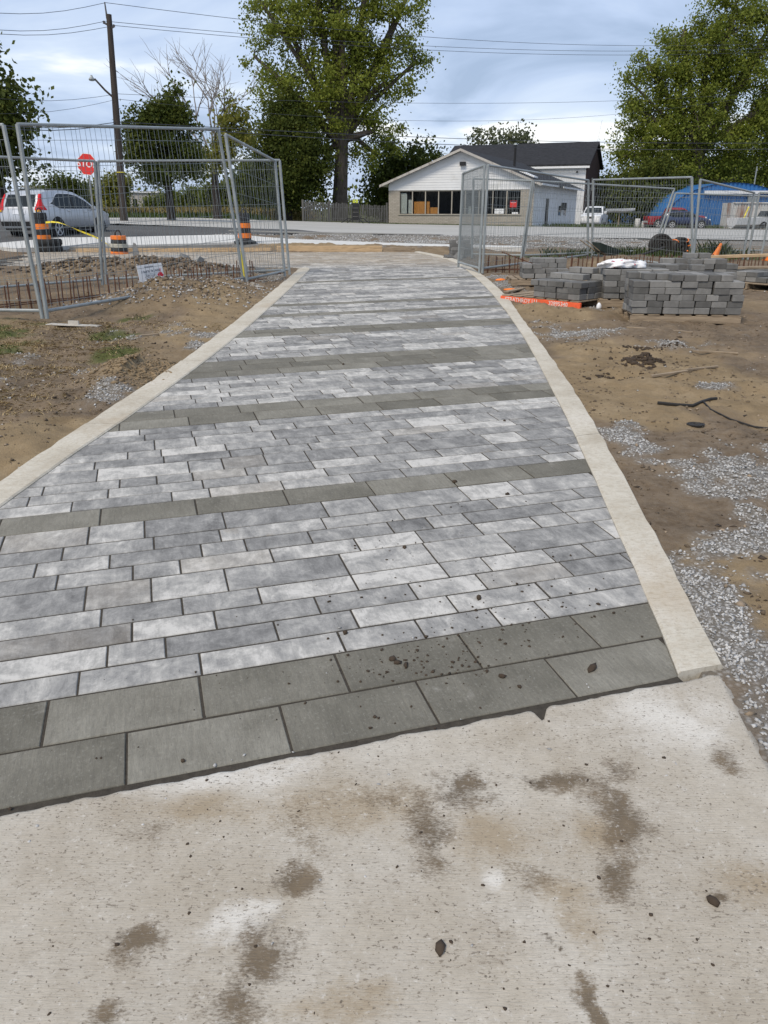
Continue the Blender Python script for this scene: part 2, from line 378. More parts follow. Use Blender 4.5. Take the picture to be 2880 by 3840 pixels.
stones('scattered_pebbles', X, Y, r.uniform(.004, .02, len(X))*r.uniform(.5, 1.3, len(X)), M['stone2'], r)
X, Y = scatter(1500, -7, 8, 1.5, 21, lambda X, Y: .35+0*X, r)
stones('scattered_pebbles', X, Y, r.uniform(.005, .02, len(X)), M['stone'], r)
X, Y = scatter(14000, -7.5, -1.8, 11.5, 19, lambda X, Y: np.clip(blobs(X, Y, [(-3.35,12.3,1.0,.9),(-2.6,13.8,.6,1.2),(-5.4,17.,1.8,.8),(-4,16.8,1,.6)]), 0, 1), r)
h_ = len(X)//2; stones('rubble_stones', X[:h_], Y[:h_], r.uniform(.008, .035, h_), M['stone2'], r); stones('rubble_stones', X[h_:], Y[h_:], r.uniform(.006, .03, len(X)-h_), M['stone'], r)
X, Y = scatter(16000, -7, 9, 24, 31, lambda X, Y: soil(X, Y)[0]*.8, r)
stones('roadside_gravel', X, Y, r.uniform(.012, .035, len(X)), M['stone'], r)
M['clod'] = mat('soil clod', (.125,.095,.066), .95, .4, 8, .4, 60)
X, Y = scatter(60000, -5, 5, 1.4, 15, lambda X, Y: .7*(1-soil(X, Y)[0])*sstep(.38, .62, fbm(X*2.2, Y*2.2, 15, 4)), r)
stones('soil_clods', X, Y, r.uniform(0, 1, len(X))**2*.014+.003, M['clod'], r, .1)
X, Y = scatter(14000, -5, 5, 1.4, 15, lambda X, Y: .6*(1-soil(X, Y)[0])*sstep(.45, .7, fbm(X*1.5+4, Y*1.5, 16, 4)), r)
stones('soil_clods', X, Y, r.uniform(0, 1, len(X))**2*.02+.004, M['darksoil'] if 'darksoil' in M else M['clod'], r, .1)
# dark soil lumps around the holes on the right
def lumps(cx, cy, rx, ry, n, s, mt):
    X = r.normal(cx, rx, n); Y = r.normal(cy, ry, n); stones('soil_lumps', X, Y, r.uniform(.3, 1, n)*s, mt, r, .2, None, True)

lumps(-5.4, 17.0, 1.1, .35, 420, .07, M['clod']); lumps(-4.1, 16.8, .7, .3, 260, .06, M['clod']); lumps(-6.8, 17.1, .6, .4, 160, .07, M['darksoil']); lumps(-3.3, 12.35, .5, .4, 300, .03, M['clod'])
lumps(2.6, 7.75, .12, .11, 160, .035, M['darksoil']); lumps(2.9, 8.5, .16, .06, 120, .02, M['darksoil']); lumps(2.15, 7.12, .13, .07, 90, .022, M['darksoil'])
M['sandlump'] = mat('sand lump', (.215,.16,.098), .95, .3, 8, .4, 50)
lumps(-2.25, 7.2, .24, .25, 700, .026, M['sandlump']); lumps(-2.25, 7.2, .3, .3, 900, .011, M['sandlump'])

# grass tufts and straw
def tufts(name, C, nb, hgt, mt, rng, flat=.5, spread=.06, wd=.004, Z=None):
    n = len(C); N = n*nb
    bx = np.repeat(C[:, 0], nb)+rng.normal(0, spread, N); by = np.repeat(C[:, 1], nb)+rng.normal(0, spread, N)
    bz = ground_h(bx, by)[0]-.005
    a = rng.uniform(0, 2*PI, N); h = hgt*rng.uniform(.4, 1.2, N); ln = h*rng.uniform(.2, 1., N)*flat*2
    w = wd*rng.uniform(.6, 1.5, N); px, py = -np.sin(a)*w, np.cos(a)*w
    tip = np.stack([bx+np.cos(a)*ln, by+np.sin(a)*ln, bz+h], 1); mid = np.stack([bx+np.cos(a)*ln*.35, by+np.sin(a)*ln*.35, bz+h*.62], 1)
    pp = np.stack([px, py, 0*px], 1); b0 = np.stack([bx, by, bz], 1)
    VV = np.stack([b0-pp, b0+pp, mid+pp*.8, tip, mid-pp*.8], 1).reshape(-1, 3)
    FF = np.arange(N*5).reshape(-1, 5)
    me = npmesh(name, VV, FF, mt, 5); return tag(link(bpy.data.objects.new(name, me)), kind='stuff')
M['grass'] = mat('grass blade', (.085,.125,.03), .7, .45, 2, 0); M['straw'] = mat('dry straw', (.46,.36,.20), .85, .35, 3, 0)
M['weed'] = mat('dry tall weeds', (.40,.33,.13), .85, .45, .6, 0)
X, Y = scatter(3000, -6.4, -2.2, 6.5, 13, lambda X, Y: soil(X, Y)[2]*.5, r)
tufts('grass_tufts', np.stack([X, Y], 1)[::3], 10, .04, M['grass'], r, .7, .05, .002)
X, Y = scatter(1500, 2.6, 9, 12, 21, lambda X, Y: soil(X, Y)[2]*.5, r)
tufts('grass_tufts', np.stack([X, Y], 1), 12, .08, M['grass'], r, .6, .08, .004)
X, Y = scatter(5200, -5.5, -2.1, 5.5, 12.5, lambda X, Y: np.clip(blobs(X, Y, [(-3.5,7.2,.7,.45),(-4.2,8.6,.8,.8),(-3.2,8.4,.5,.5),(-3.2,6.3,.5,.5),(-3.8,10,.9,.4)]), 0, 1)*.7, r)
tufts('dry_straw', np.stack([X, Y], 1), 11, .022, M['straw'], r, 2.4, .07, .0024)

# ------------------------------------------------------------------ concrete slab in the foreground
STAIN = [(.229,1.787,.081,.077,.8),(.119,1.613,.05,.128,.75),(.502,1.81,.12,.03,1.),(.711,1.854,.05,.06,.7),(.65,1.68,.06,.14,.85),(.592,1.456,.04,.06,.9),(-.232,1.466,.05,.045,.95),(-.577,1.295,.05,.05,.9),(-.266,1.258,.06,.08,.8),(-.315,1.15,.08,.06,.7),(-.567,1.11,.07,.04,.6),(.436,1.13,.013,.075,1.2),(.382,1.277,.02,.012,1.2),(.41,1.262,.012,.01,1.2),(1.055,1.884,.05,.07,.55),(-.163,1.629,.19,.12,.28),(-.6,1.61,.12,.05,.32),(.36,1.46,.1,.07,.3),(.80,1.395,.018,.012,1.3),(.3,1.25,.2,.2,.18),(.0,1.75,.3,.06,.25),(.9,1.2,.2,.1,.25)]
TAN = [(.555,1.613,.05,.08),(.483,1.343,.07,.07),(.46,1.42,.05,.04),(.30,1.6,.12,.1),(-.1,1.7,.25,.1),(.95,1.45,.12,.08),(-.5,1.7,.2,.06),(-.1,1.15,.1,.05)]
PALE = [(-.346,1.319,.09,.05),(-.3,1.36,.05,.04),(.28,1.46,.04,.03),(-.5,1.85,.3,.1),(.95,2.1,.2,.15)]
ys = np.linspace(0, 1, 240); us = np.linspace(0, 1, 420)
S_, T_ = np.meshgrid(us, ys)
xl, = (-2.55,)
def slab_far(X):
    e = V_EDGE - .012 + (fbm(X*9, X*0+.3, 5, 4, .6)-.5)*.03 + (fbm(X*40, X*0, 6, 2)-.5)*.008
    e -= .06*np.exp(-((X-.52)/.018)**2)
    return (e + X*SU)/CU
def slab_r(Y): return np.interp(Y, [-2, .6, 1.9, 2.36], [.95, 1.07, 1.172, 1.224])
SX = xl + S_*(1.0-xl); YF = slab_far(SX); SY = -1.2 + (YF+1.2)*T_**.75
SX = xl + S_*(slab_r(SY)-xl); SY = -1.2 + (slab_far(SX)+1.2)*T_**.75
SX = SX + (S_ > .999)*((fbm(SY*12, SY*0, 9, 3)-.5)*.012)
n_ = (fbm(SX*16, SY*16, 21, 5, .7)-.5)*2.0; n3 = fbm(SX*70, SY*55, 28, 3, .7)
def st(L):
    s = np.zeros_like(SX)
    wx = SX+(fbm(SX*11, SY*11, 51, 3)-.5)*.09; wy = SY+(fbm(SX*11+5, SY*11, 52, 3)-.5)*.09
    for b in L: s = np.maximum(s, (b[4] if len(b) > 4 else 1)*np.exp(-(((wx-b[0])/b[2])**2+((wy-b[1])/b[3])**2)*.8))
    return s
stain, tan, pale = np.clip(st(STAIN), 0, 1.3), st(TAN), st(PALE)
edged = np.clip((1-(slab_far(SX)-SY)/.035), 0, 1)*T_
SZ = SLOPE*SY + .002 - .012*(S_ > .9972)*1 - .004*sstep(.985, 1, S_)
SZ -= .006*sstep(.6, 1, edged)
V = np.stack([SX, SY, SZ], -1); sy, sx = SX.shape
idx = np.arange(sy*sx).reshape(sy, sx)
q = np.stack([idx[:-1,:-1].ravel(), idx[:-1,1:].ravel(), idx[1:,1:].ravel(), idx[1:,:-1].ravel()], 1)
Vs = V.reshape(-1, 3); base = len(Vs); A3 = [stain.ravel(), tan.ravel(), pale.ravel()]
loop = np.concatenate([idx[-1, :], idx[::-1, -1]]); low = Vs[loop].copy(); low[:, 2] -= .14
Vs = np.concatenate([Vs, low]); li = base+np.arange(len(loop))
q2 = np.stack([loop[:-1], li[:-1], li[1:], loop[1:]], 1)[:, ::-1]
q = np.concatenate([q, q2]); A3 = [np.concatenate([a, a[loop]]) for a in A3]
t = NT('broomed concrete'); v = t.coord('Object')
nL = t.noise(v, 3.2, 6, .6); nM = t.noise(v, 26, 6, .7, .3)
vb = t.coord('Object', (12, 130, 12), (0, 0, .17)); br = t.noise(vb, 1.6, 4, .7)
vs2 = t.coord('Object', (30, 90, 30), (0, 0, .17)); sp = t.noise(vs2, 3.4, 5, .75)
c = t.ramp(nL, [(.25, (.385,.340,.272)), (.45, (.455,.412,.345)), (.58, (.49,.452,.39)), (.75, (.53,.50,.44))])
c = t.mix(t.ramp(nM, [(.3, .35), (.6, 0.)]), c, (.30,.27,.225))
nH = t.noise(v, 60, 5, .75, .2); nS = t.noise(t.coord('Object', (34, 80, 34), (0, 0, .17)), 2.2, 5, .8); nG = t.noise(v, 9, 5, .65)
def thr(a, amt, lo, hi, top):
    k = t.math('ADD', t.attr(a), t.math('MULTIPLY', t.math('SUBTRACT', nS, .5), amt)); k = t.math('ADD', k, t.math('MULTIPLY', t.math('SUBTRACT', nG, .5), amt*1.1))
    k = t.math('MULTIPLY', k, t.math('MULTIPLY', t.math('MINIMUM', t.math('MULTIPLY', t.attr(a), 4.), 1.), 1.)); return t.ramp(k, [(lo, 0.), (hi, top)])
nW = t.noise(v, 2.1, 5, .6, .3)
c = t.mix(t.ramp(nW, [(.44, 0.), (.66, .5)]), c, (.31,.265,.205))
c = t.mix(thr('pale', 1.4, .3, .9, .75), c, (.66,.635,.585))
c = t.mix(thr('tan', 1.5, .25, 1., .62), c, (.27,.20,.115))
c = t.mix(thr('stain', 2.0, .16, .75, .92), c, t.ramp(nG, [(.35, (.07,.052,.034)), (.65, (.155,.115,.072))]))
c = t.mix(t.ramp(nS, [(.57, 0.), (.72, .75)]), c, (.17,.14,.108))
c = t.mix(t.ramp(nH, [(.56, 0.), (.72, .42)]), c, (.24,.20,.155)); c = t.mix(t.ramp(nH, [(.30, .5), (.42, 0.)]), c, (.66,.64,.60))
fl = t.noise(t.coord('Object', (55, 105, 55), (0, 0, .17)), 1.3, 3, .65); flm = t.math('ADD', fl, t.math('MULTIPLY', t.math('SUBTRACT', nW, .5), .22))
c = t.mix(t.ramp(flm, [(.60, 0.), (.67, .72)]), c, (.145,.118,.09))
c = t.mix(t.ramp(t.noise(v, 105, 2, .5), [(.67, 0.), (.72, .8)]), c, (.10,.082,.064))
c = t.mix(t.ramp(br, [(.54, 0.), (.68, .3)]), c, (.28,.245,.195)); bmp = t.bump(br, .6, .005); bmp = t.bump(nM, .2, .006, bmp)
M['concrete_slab'] = t.fin(c, .9, .2, bmp)
sme = npmesh('concrete_slab', Vs, q, M['concrete_slab'], 4, False, dict(stain=A3[0], tan=A3[1], pale=A3[2]))
slab = tag(link(bpy.data.objects.new('concrete_slab', sme)), kind='structure')

# ------------------------------------------------------------------ kerbs either side of the path, cast in lengths
t = NT('kerb concrete'); v = t.coord('Object'); nL = t.noise(v, 2.3, 6, .62); nM = t.noise(v, 30, 5, .7); vb = t.coord('Object', (14, 90, 14), (0,0,.35)); br = t.noise(vb, 1.5, 4, .7)
c = t.ramp(nL, [(.25, (.40,.36,.29)), (.5, (.52,.485,.41)), (.78, (.585,.55,.485))])
c = t.mix(t.ramp(nM, [(.30, .4), (.55, 0.)]), c, (.33,.26,.175))
c = t.mix(t.ramp(br, [(.52, 0.), (.68, .5)]), c, (.25,.21,.155)); c = t.mix(t.ramp(t.noise(v, 70, 4, .75), [(.57, 0.), (.70, .5)]), c, (.20,.165,.12))
c = t.mix(t.ramp(t.noise(v, 1.1, 3, .5), [(.58, 0.), (.72, .45)]), c, (.34,.25,.15))
M['kerb'] = t.fin(c, .9, .2, t.bump(br, .25, .004, t.bump(nM, .25, .006)))
def resample(P, n=None, st=.25):
    P = np.array(P); d = np.concatenate([[0], np.cumsum(np.hypot(*np.diff(P, axis=0).T))])
    n = n or max(2, int(d[-1]/st)); s = np.linspace(0, d[-1], n)
    # smooth
    X = np.interp(s, d, P[:, 0]); Y = np.interp(s, d, P[:, 1])
    for _ in range(3):
        X[1:-1] = (X[:-2]+2*X[1:-1]+X[2:])/4; Y[1:-1] = (Y[:-2]+2*Y[1:-1]+Y[2:])/4
    return np.stack([X, Y], 1)
def kerb(name, Pi, Po, segs, lift=.012):
    root = empty(name, kind='structure'); n = 120
    A = resample(Pi, n); B = resample(Po, n); cuts = [int(round(f*(n-1))) for f in segs]
    rr = np.random.default_rng(hash(name) % 1000 if False else len(name))
    for a, b in zip(cuts[:-1], cuts[1:]):
        mb = MB(); vs = []; k = 7
        for i in range(a, b+1):
            p, q = A[i], B[i]; d = (A[min(i+1, n-1)]-A[max(i-1, 0)]); d /= np.hypot(*d)
            off = d*(.004 if i == a else (-.004 if i == b else 0))
            p = p+off; q = q+off
            j = (rr.random(2)-.5)*.02; q = q + (q-p)/np.hypot(*(q-p))*j[0]; p = p + (p-q)/np.hypot(*(p-q))*j[1]*.3
            for f, dz in ((0, -.14), (0, -.008), (.05, 0), (.5, .002), (.95, 0), (1, -.012), (1.0, -.14)):
                x, y = p+(q-p)*f; vs.append((x, y, zg(x, y)+lift*(0 if dz == -.14 else 1)+dz))
        m = b-a+1; fs = []
        for i in range(m-1):
            for c_ in range(k-1): fs.append((i*k+c_, i*k+c_+1, (i+1)*k+c_+1, (i+1)*k+c_))
        fs += [tuple(range(k)), tuple((m-1)*k+c_ for c_ in range(k-1, -1, -1))]
        mb.add(vs, fs); mb.build('kerb_segment', M['kerb'], root)
    return root
kerb('kerb_left', KLi + [(-1.62,17.62),(-1.68,17.68)], KLo + [(-1.80,17.66),(-1.74,17.70)], [0,.16,.27,.40,.54,.68,.82,1.])
kerb('kerb_right', KRi, KRo, [0,.145,.27,.40,.53,.66,.79,.9,1.])

# ------------------------------------------------------------------ pavers
def rows():
    pat = 'DD'+'NNNNWNNNW'+'D'+'NNNWNNWNN'+'DD'+'NNNNNNN'+'DDD'+'WNWNNWN'+'DD'+'NNWNNN'+'D'+'NNNNN'+'D'+'NNWNNWNNNWNNWNNN'+'D'+'NNWNNWNNNWNNWNNNWNNNWNNWNNNWNNNWNNNWNNWNNNWNNNNWNNNWNN'
    v = V_EDGE+.006; out = []
    for i, k in enumerate(pat):
        h = {'D': .25 if i < 2 else .238, 'N': .15, 'W': .225}[k]; out.append((k, v, v+h)); v += h
    return out
P_uv = [(x*CU+y*SU, -x*SU+y*CU) for x, y in PATH]
def clip_rect(poly, u0, u1, v0, v1):
    for ax, lim, sg in ((0, u0, 1), (0, u1, -1), (1, v0, 1), (1, v1, -1)):
        out = []
        for i in range(len(poly)):
            a, b = poly[i-1], poly[i]; da, db = (a[ax]-lim)*sg, (b[ax]-lim)*sg
            if (da >= 0) != (db >= 0): t_ = da/(da-db); out.append((a[0]+(b[0]-a[0])*t_, a[1]+(b[1]-a[1])*t_))
            if db >= 0: out.append(b)
        poly = out
        if len(poly) < 3: return []
    res = []
    for p in poly:
        if not res or math.hypot(p[0]-res[-1][0], p[1]-res[-1][1]) > 2e-3: res.append(p)
    if len(res) > 2 and math.hypot(res[0][0]-res[-1][0], res[0][1]-res[-1][1]) < 2e-3: res.pop()
    return res if len(res) > 2 else []
def area(p): return .5*sum(p[i-1][0]*p[i][1]-p[i][0]*p[i-1][1] for i in range(len(p)))
def inset(p, d):
    out = []; n = len(p)
    for i in range(n):
        a, b, c_ = Vector(p[i-1]), Vector(p[i]), Vector(p[(i+1) % n])
        n1 = Vector((-(b-a).y, (b-a).x)).normalized(); n2 = Vector((-(c_-b).y, (c_-b).x)).normalized()
        k = max(.35, 1+n1.dot(n2)); o = b+(n1+n2)*(d/k); out.append((o.x, o.y))
    return out
def frame(u, v): return (u*CU-v*SU, u*SU+v*CU)
t = NT('grey blended paver'); v = t.coord('Object', (1,1,1)); w = t.attr('tone'); tint = t.attr('hue')
w30 = t.math('MULTIPLY', w, 60.)
nb = t.noise(t.coord('Object', (1.0, .8, 1)), 7.5, 10, .74, .5, w30); ns = t.noise(t.coord('Object', (48, 7, 1)), 1.2, 5, .75, .3, w30); nf = t.noise(v, 75, 5, .75)
k = t.math('ADD', t.math('MULTIPLY', nb, 1.55), t.math('MULTIPLY', ns, .36)); k = t.math('ADD', k, t.math('MULTIPLY', t.math('SUBTRACT', tint, .5), .38)); k = t.math('SUBTRACT', k, .40)
c = t.ramp(k, [(.18, (.125,.124,.122)), (.38, (.205,.203,.198)), (.52, (.275,.271,.262)), (.66, (.375,.366,.346)), (.80, (.52,.505,.475))])
c = t.mix(t.ramp(t.noise(v, 4.3, 4, .6, 0, w30), [(.66, 0.), (.80, .42)]), c, (.34,.275,.19))
c = t.mix(t.ramp(nf, [(.58, 0.), (.72, .55)]), c, (.11,.105,.098)); c = t.mix(t.ramp(nf, [(.28, .4), (.42, 0.)]), c, (.52,.515,.50))
c = t.mix(t.math('MULTIPLY', t.attr('sandy'), t.ramp(t.noise(t.coord('Object'), 5, 5, .7, 0, w30), [(.3, .15), (.7, .9)])), c, (.36,.29,.20))
M['paver'] = t.fin(c, .9, .12, t.bump(nf, .22, .003))
t = NT('split dark paver'); v = t.coord('Object'); w30 = t.math('MULTIPLY', t.attr('tone'), 60.)
nb = t.noise(v, 4.5, 6, .6, .4, w30); ns = t.noise(t.coord('Object', (70, 12, 1), (0,0,-.35)), 1.0, 6, .8, .5, w30); nf = t.noise(v, 80, 4, .7)
k = t.math('ADD', t.math('MULTIPLY', nb, .8), t.math('MULTIPLY', t.math('SUBTRACT', t.attr('hue'), .5), .3)); k = t.math('ADD', k, .08)
c = t.ramp(k, [(.28, (.13,.122,.099)), (.5, (.19,.179,.148)), (.72, (.265,.252,.213))])
c = t.mix(t.ramp(ns, [(.35, .4), (.62, 0.)]), c, (.075,.071,.06)); c = t.mix(t.ramp(nf, [(.56, 0.), (.72, .55)]), c, (.30,.29,.255)); c = t.mix(t.ramp(nf, [(.28, .5), (.42, 0.)]), c, (.07,.066,.055)); c = t.mix(t.ramp(t.noise(v, 7, 5, .7, .5, w30), [(.60, 0.), (.74, .4)]), c, (.36,.345,.31))
M['paver_dark'] = t.fin(c, .9, .25, t.bump(ns, .75, .006, t.bump(nf, .3, .003)))
M['joint'] = mat('joint sand', (.05,.043,.034), .95, .3, 40, .4, 150)
paving = empty('paved_path', kind='structure')
FIX = {0: [-1.2,-.699,-.208,.283,.765,1.266], 1: [-.963,-.463,.035,.53,1.023,1.511]}
pieces = []
rr = random.Random(4)
GAP = .007
for ri, (kind, v0, v1) in enumerate(rows()):
    lo, hi = -3.2, 8.5
    if v0 > 26: break
    if ri in FIX: ub = FIX[ri] + [FIX[ri][-1]+.49]
    else:
        u = lo + rr.random()*.5; ub = [u]; last = 0
        while u < hi:
            L = .495 if kind == 'D' else (rr.choice([.21,.32,.42,.42,.53]) if kind == 'N' else rr.choice([.27,.40,.54]))
            if kind != 'D' and L == last and rr.random() < .6: L = rr.choice([.21,.32,.42])
            last = L; u += L; ub.append(u)
    for a, b in zip(ub[:-1], ub[1:]):
        g_ = GAP + rr.random()*.003
        pl = clip_rect(P_uv, a+g_/2, b-g_/2, v0+GAP*.8, v1-GAP*.8)
        if not pl: continue
        if area(pl) < 0: pl = pl[::-1]
        if area(pl) < .0012: continue
        cu, cv = sum(p[0] for p in pl)/len(pl), sum(p[1] for p in pl)/len(pl)
        pieces.append((kind, pl, cu, cv))
# pieces largest in view first: nearest that fall inside the picture
def seen(cu, cv):
    x, y = frame(cu, cv); return y > 1.4 and abs(x) < .54*y+.35 
pieces.sort(key=lambda q: (0 if seen(q[2], q[3]) else 1, frame(q[2], q[3])[1]))
_n = Vector((0, -SLOPE, 1)).normalized(); _u = Vector((CU, SU, SLOPE*SU)).normalized(); _v = _n.cross(_u)
MR = Matrix(((_u.x, _v.x, _n.x, 0), (_u.y, _v.y, _n.y, 0), (_u.z, _v.z, _n.z, 0), (0, 0, 0, 1)))
bulk = {'g': [[], [], [], [], []], 'd': [[], [], [], [], []]}
def paver_geo(pl, cu, cv, rs):
    d = .0026; top = inset(pl, d); n = len(pl); dz = rs.uniform(-.0009, .0016); tx, ty = rs.uniform(-.003, .003), rs.uniform(-.005, .005)
    f = lambda p, z: (p[0]-cu, p[1]-cv, z+dz+tx*(p[0]-cu)+ty*(p[1]-cv))
    vs = [f(p, -.06) for p in pl]+[f(p, -.003) for p in pl]+[f(p, 0) for p in top]
    fs = [tuple(range(2*n, 3*n))]
    for k_ in (0, n):
        for i in range(n): j = (i+1) % n; fs.append((k_+i, k_+j, k_+n+j, k_+n+i))
    return vs, fs
for pi_, (kind, pl, cu, cv) in enumerate(pieces):
    vs, fs = paver_geo(pl, cu, cv, rr); x, y = frame(cu, cv)
    tone, hue = rr.random(), rr.random(); sandy = float(sstep(17.2, 19.5, y))*.9 + (.25 if rr.random() < .04 else 0)
    if pi_ < 300:
        me = bpy.data.meshes.new('paver'); me.from_pydata(vs, [], fs)
        for nm, val in (('tone', tone), ('hue', hue), ('sandy', sandy)):
            me.attributes.new(nm, 'FLOAT', 'POINT').data.foreach_set('value', [val]*len(vs))
        me.materials.append(M['paver_dark' if kind == 'D' else 'paver']); me.update()
        o = bpy.data.objects.new('paver', me); link(o, paving)
        m = MR.copy(); m.translation = (x, y, SLOPE*y); o.matrix_local = m
    else:
        B = bulk['d' if kind == 'D' else 'g']; b0 = len(B[0])
        B[0] += [(p[0]+cu, p[1]+cv, p[2]) for p in vs]; B[1] += [tuple(i+b0 for i in f) for f in fs]
        B[2] += [tone]*len(vs); B[3] += [hue]*len(vs); B[4] += [sandy]*len(vs)
for kk, B in bulk.items():
    me = bpy.data.meshes.new('paver_field'); me.from_pydata(B[0], [], B[1])
    for nm, arr in (('tone', B[2]), ('hue', B[3]), ('sandy', B[4])): me.attributes.new(nm, 'FLOAT', 'POINT').data.foreach_set('value', arr)
    me.materials.append(M['paver_dark' if kk == 'd' else 'paver']); me.update()
    o = bpy.data.objects.new('paver_field', me); link(o, paving); o.matrix_local = MR; o['kind'] = 'stuff'
mb = MB(); pb = [(x, y, SLOPE*y-.0042) for x, y in [(PATH[0][0]-.05, PATH[0][1]-.3), (1.12, 2.1)]+PATH[1:]]; mb.add(pb, [tuple(range(len(pb)))]); o = mb.build('joint_sand', M['joint'], paving)
# soil crumbs and pebbles fallen on the paving and the slab
def crumbs(name, C, smin, smax, mt):
    X = np.array([c_[0] for c_ in C]); Y = np.array([c_[1] for c_ in C]); S = r.uniform(0, 1, len(X))**2.2*(smax-smin)+smin
    stones(name, X, Y, S, mt, r, .35, SLOPE*Y+.001, True)
cl = []
for cx, cy, sx_, sy_, n in ((.28,2.42,.13,.12,110),(.0,2.4,.1,.05,60),(.5,2.75,.25,.2,70),(.35,3.3,.25,.2,40),(.2,2.6,.3,.25,60),(.6,3.6,.3,.3,30),(-.2,2.2,.5,.25,40),(.9,2.9,.12,.2,20),(.0,1.7,.5,.2,70),(.5,1.5,.4,.3,80),(-.3,1.3,.4,.25,50)):
    cl += list(zip(r.normal(cx, sx_, n), np.clip(r.normal(cy, sy_, n), 1.0, 6)))
cl = [c_ for c_ in cl if c_[0] < 1.0]; cl_s = [c_ for c_ in cl if -c_[0]*SU+c_[1]*CU < V_EDGE]; cl = [c_ for c_ in cl if -c_[0]*SU+c_[1]*CU >= V_EDGE]; crumbs('soil_crumbs', cl_s, .001, .006, M['darksoil'])
crumbs('soil_crumbs', cl, .0015, .0085, M['darksoil'])
crumbs('soil_crumbs', [(-.15,2.62),(.42,2.33),(.05,2.42),(.03,2.44),(.08,2.40),(.75,2.38),(.40,2.9),(.10,3.4),(.7,4.1),(.42,4.3),(.9,5.6),(-.4,7.6),(.13,1.27),(.80,1.395)], .014, .02, M['darksoil'])
crumbs('white_grit', list(zip(r.uniform(-1, 1, 110), r.uniform(1.05, 3.4, 110))), .0015, .007, M['stone'])
# ------------------------------------------------------------------ roads, pavements, kerb and forms beyond the path
def sheet(name, poly, dz, mt, step=1.2, kind='structure', parent=None, thick=.0):
    """polygon laid over the terrain: cut into strips so that it follows the slope"""
    bm = bmesh.new(); vs = [bm.verts.new((x, y, 0)) for x, y in poly]; bm.faces.new(vs)
    xs = [p[0] for p in poly]; ys_ = [p[1] for p in poly]
    for ax, lo, hi in ((0, min(xs), max(xs)), (1, min(ys_), max(ys_))):
        n = max(1, min(60, int((hi-lo)/step)))
        for k_ in range(1, n):
            c_ = lo+(hi-lo)*k_/n; co = (c_, 0, 0) if ax == 0 else (0, c_, 0); no = (1, 0, 0) if ax == 0 else (0, 1, 0)
            bmesh.ops.bisect_plane(bm, geom=bm.verts[:]+bm.edges[:]+bm.faces[:], plane_co=co, plane_no=no)
    if thick:
        r_ = bmesh.ops.extrude_face_region(bm, geom=bm.faces[:])
        for e_ in r_['geom']:
            if isinstance(e_, bmesh.types.BMVert): e_.co.z = thick
        bmesh.ops.recalc_face_normals(bm, faces=bm.faces)
    for v_ in bm.verts: v_.co.z += zg(v_.co.x, v_.co.y)+dz
    me = bpy.data.meshes.new(name); bm.to_mesh(me); bm.free(); me.materials.append(mt)
    return tag(link(bpy.data.objects.new(name, me), parent), kind=kind)
def roadmat(name, a, b, sp):
    t = NT(name); v = t.coord('Object'); n1_ = t.noise(t.coord('Object', (.35, 1.6, 1), (0,0,.38)), .5, 6, .6); n2_ = t.noise(v, 30, 4, .7)
    c = t.ramp(n1_, [(.3, a), (.7, b)]); c = t.mix(t.ramp(n2_, [(.35, .35), (.65, 0.)]), c, sp)
    return t.fin(c, .85, .25, t.bump(n2_, .25, .01))
M['road'] = roadmat('worn concrete road', (.36,.352,.33), (.45,.443,.42), (.28,.27,.245))
M['asphalt'] = roadmat('asphalt', (.075,.074,.072), (.11,.108,.104), (.05,.05,.05))
M['lot'] = roadmat('gravelled lot', (.15,.135,.115), (.21,.195,.17), (.10,.09,.08))
M['walk'] = mat('new concrete walk', (.56,.555,.53), .85, .08, .8, .1, 60)
M['kerbgrey'] = mat('grey cast kerb', (.25,.245,.23), .9, .2, 2, .3, 40)
sheet('road', [(-70,62),(-25,45),(-12,36.5),(-4,34.6),(-2.5,32.2),(-.5,32.1),(3,30.4),(9.4,28.9),(13.2,27.8),(60,10),(90,30),(40,46),(25,52.5),(17,53.2),(9.8,54.6),(5.6,56.4),(-1,58.5),(-8.6,57),(-25,66),(-70,84)], .015, M['road'], 2.0)
sheet('side_road', [(-45,36),(-25,28),(-11.7,24.7),(-11.2,25.6),(-10.6,26.77),(-8.65,27.16),(-5.35,29.38),(-3.3,30.9),(-2.4,32.3),(-3.7,34.7),(-8.4,34.9),(-11.3,34.6),(-25,44),(-45,52)], .021, M['asphalt'], 1.2)
sheet('parking_lot', [(11.6,58.2),(14,58.8),(17.2,54),(25,53.3),(60,44),(90,60),(90,100),(20,100)], -.005, M['lot'], 2.5)
sheet('pavement', [(-14,18.5),(-10.83,22.9),(-10.1,22.32),(-9.17,22.93),(-8.5,24.6),(-7.34,23.6),(-4.49,24.55),(-2.88,24.25),(0,23.82),(1.61,23.3),(4.0,22.9),(4.1,23.4),(1.68,24.2),(.19,24.77),(-3.13,26.43),(-5.2,28.5),(-8.5,26.76),(-10.4,26.4),(-11.45,24.27),(-15,20)], .075, M['walk'], .8, thick=-.12)
sheet('grey_kerb', [(-8.55,24.5),(-7.34,23.55),(-4.49,24.5),(-2.9,24.2),(-2.9,23.9),(-4.5,24.1),(-7.3,23.1),(-8.9,23.0)], .06, M['kerbgrey'], .8, thick=-.12)
sheet('road_kerb', [(-6,32.0),(-3.4,31.5),(-.6,31.5),(1.8,30.9),(1.9,30.55),(-.6,31.1),(-3.4,31.0),(-6,31.5)], .055, M['kerbgrey'], .8, thick=-.13)
sheet('asphalt_edge', [(-2.8,31.9),(-.4,32.2),(2.2,31.1),(2.3,30.5),(1.2,30.3),(-1,31.3)], .032, M['asphalt'], .8)
M['line'] = mat('faded road paint', (.55,.54,.50), .8, .15, 2, 0)
sheet('road_marking', [(-8,44.3),(3,40.6),(25,32.6),(25,32.75),(3,40.75),(-8,44.45)], .024, M['line'], 2.0)
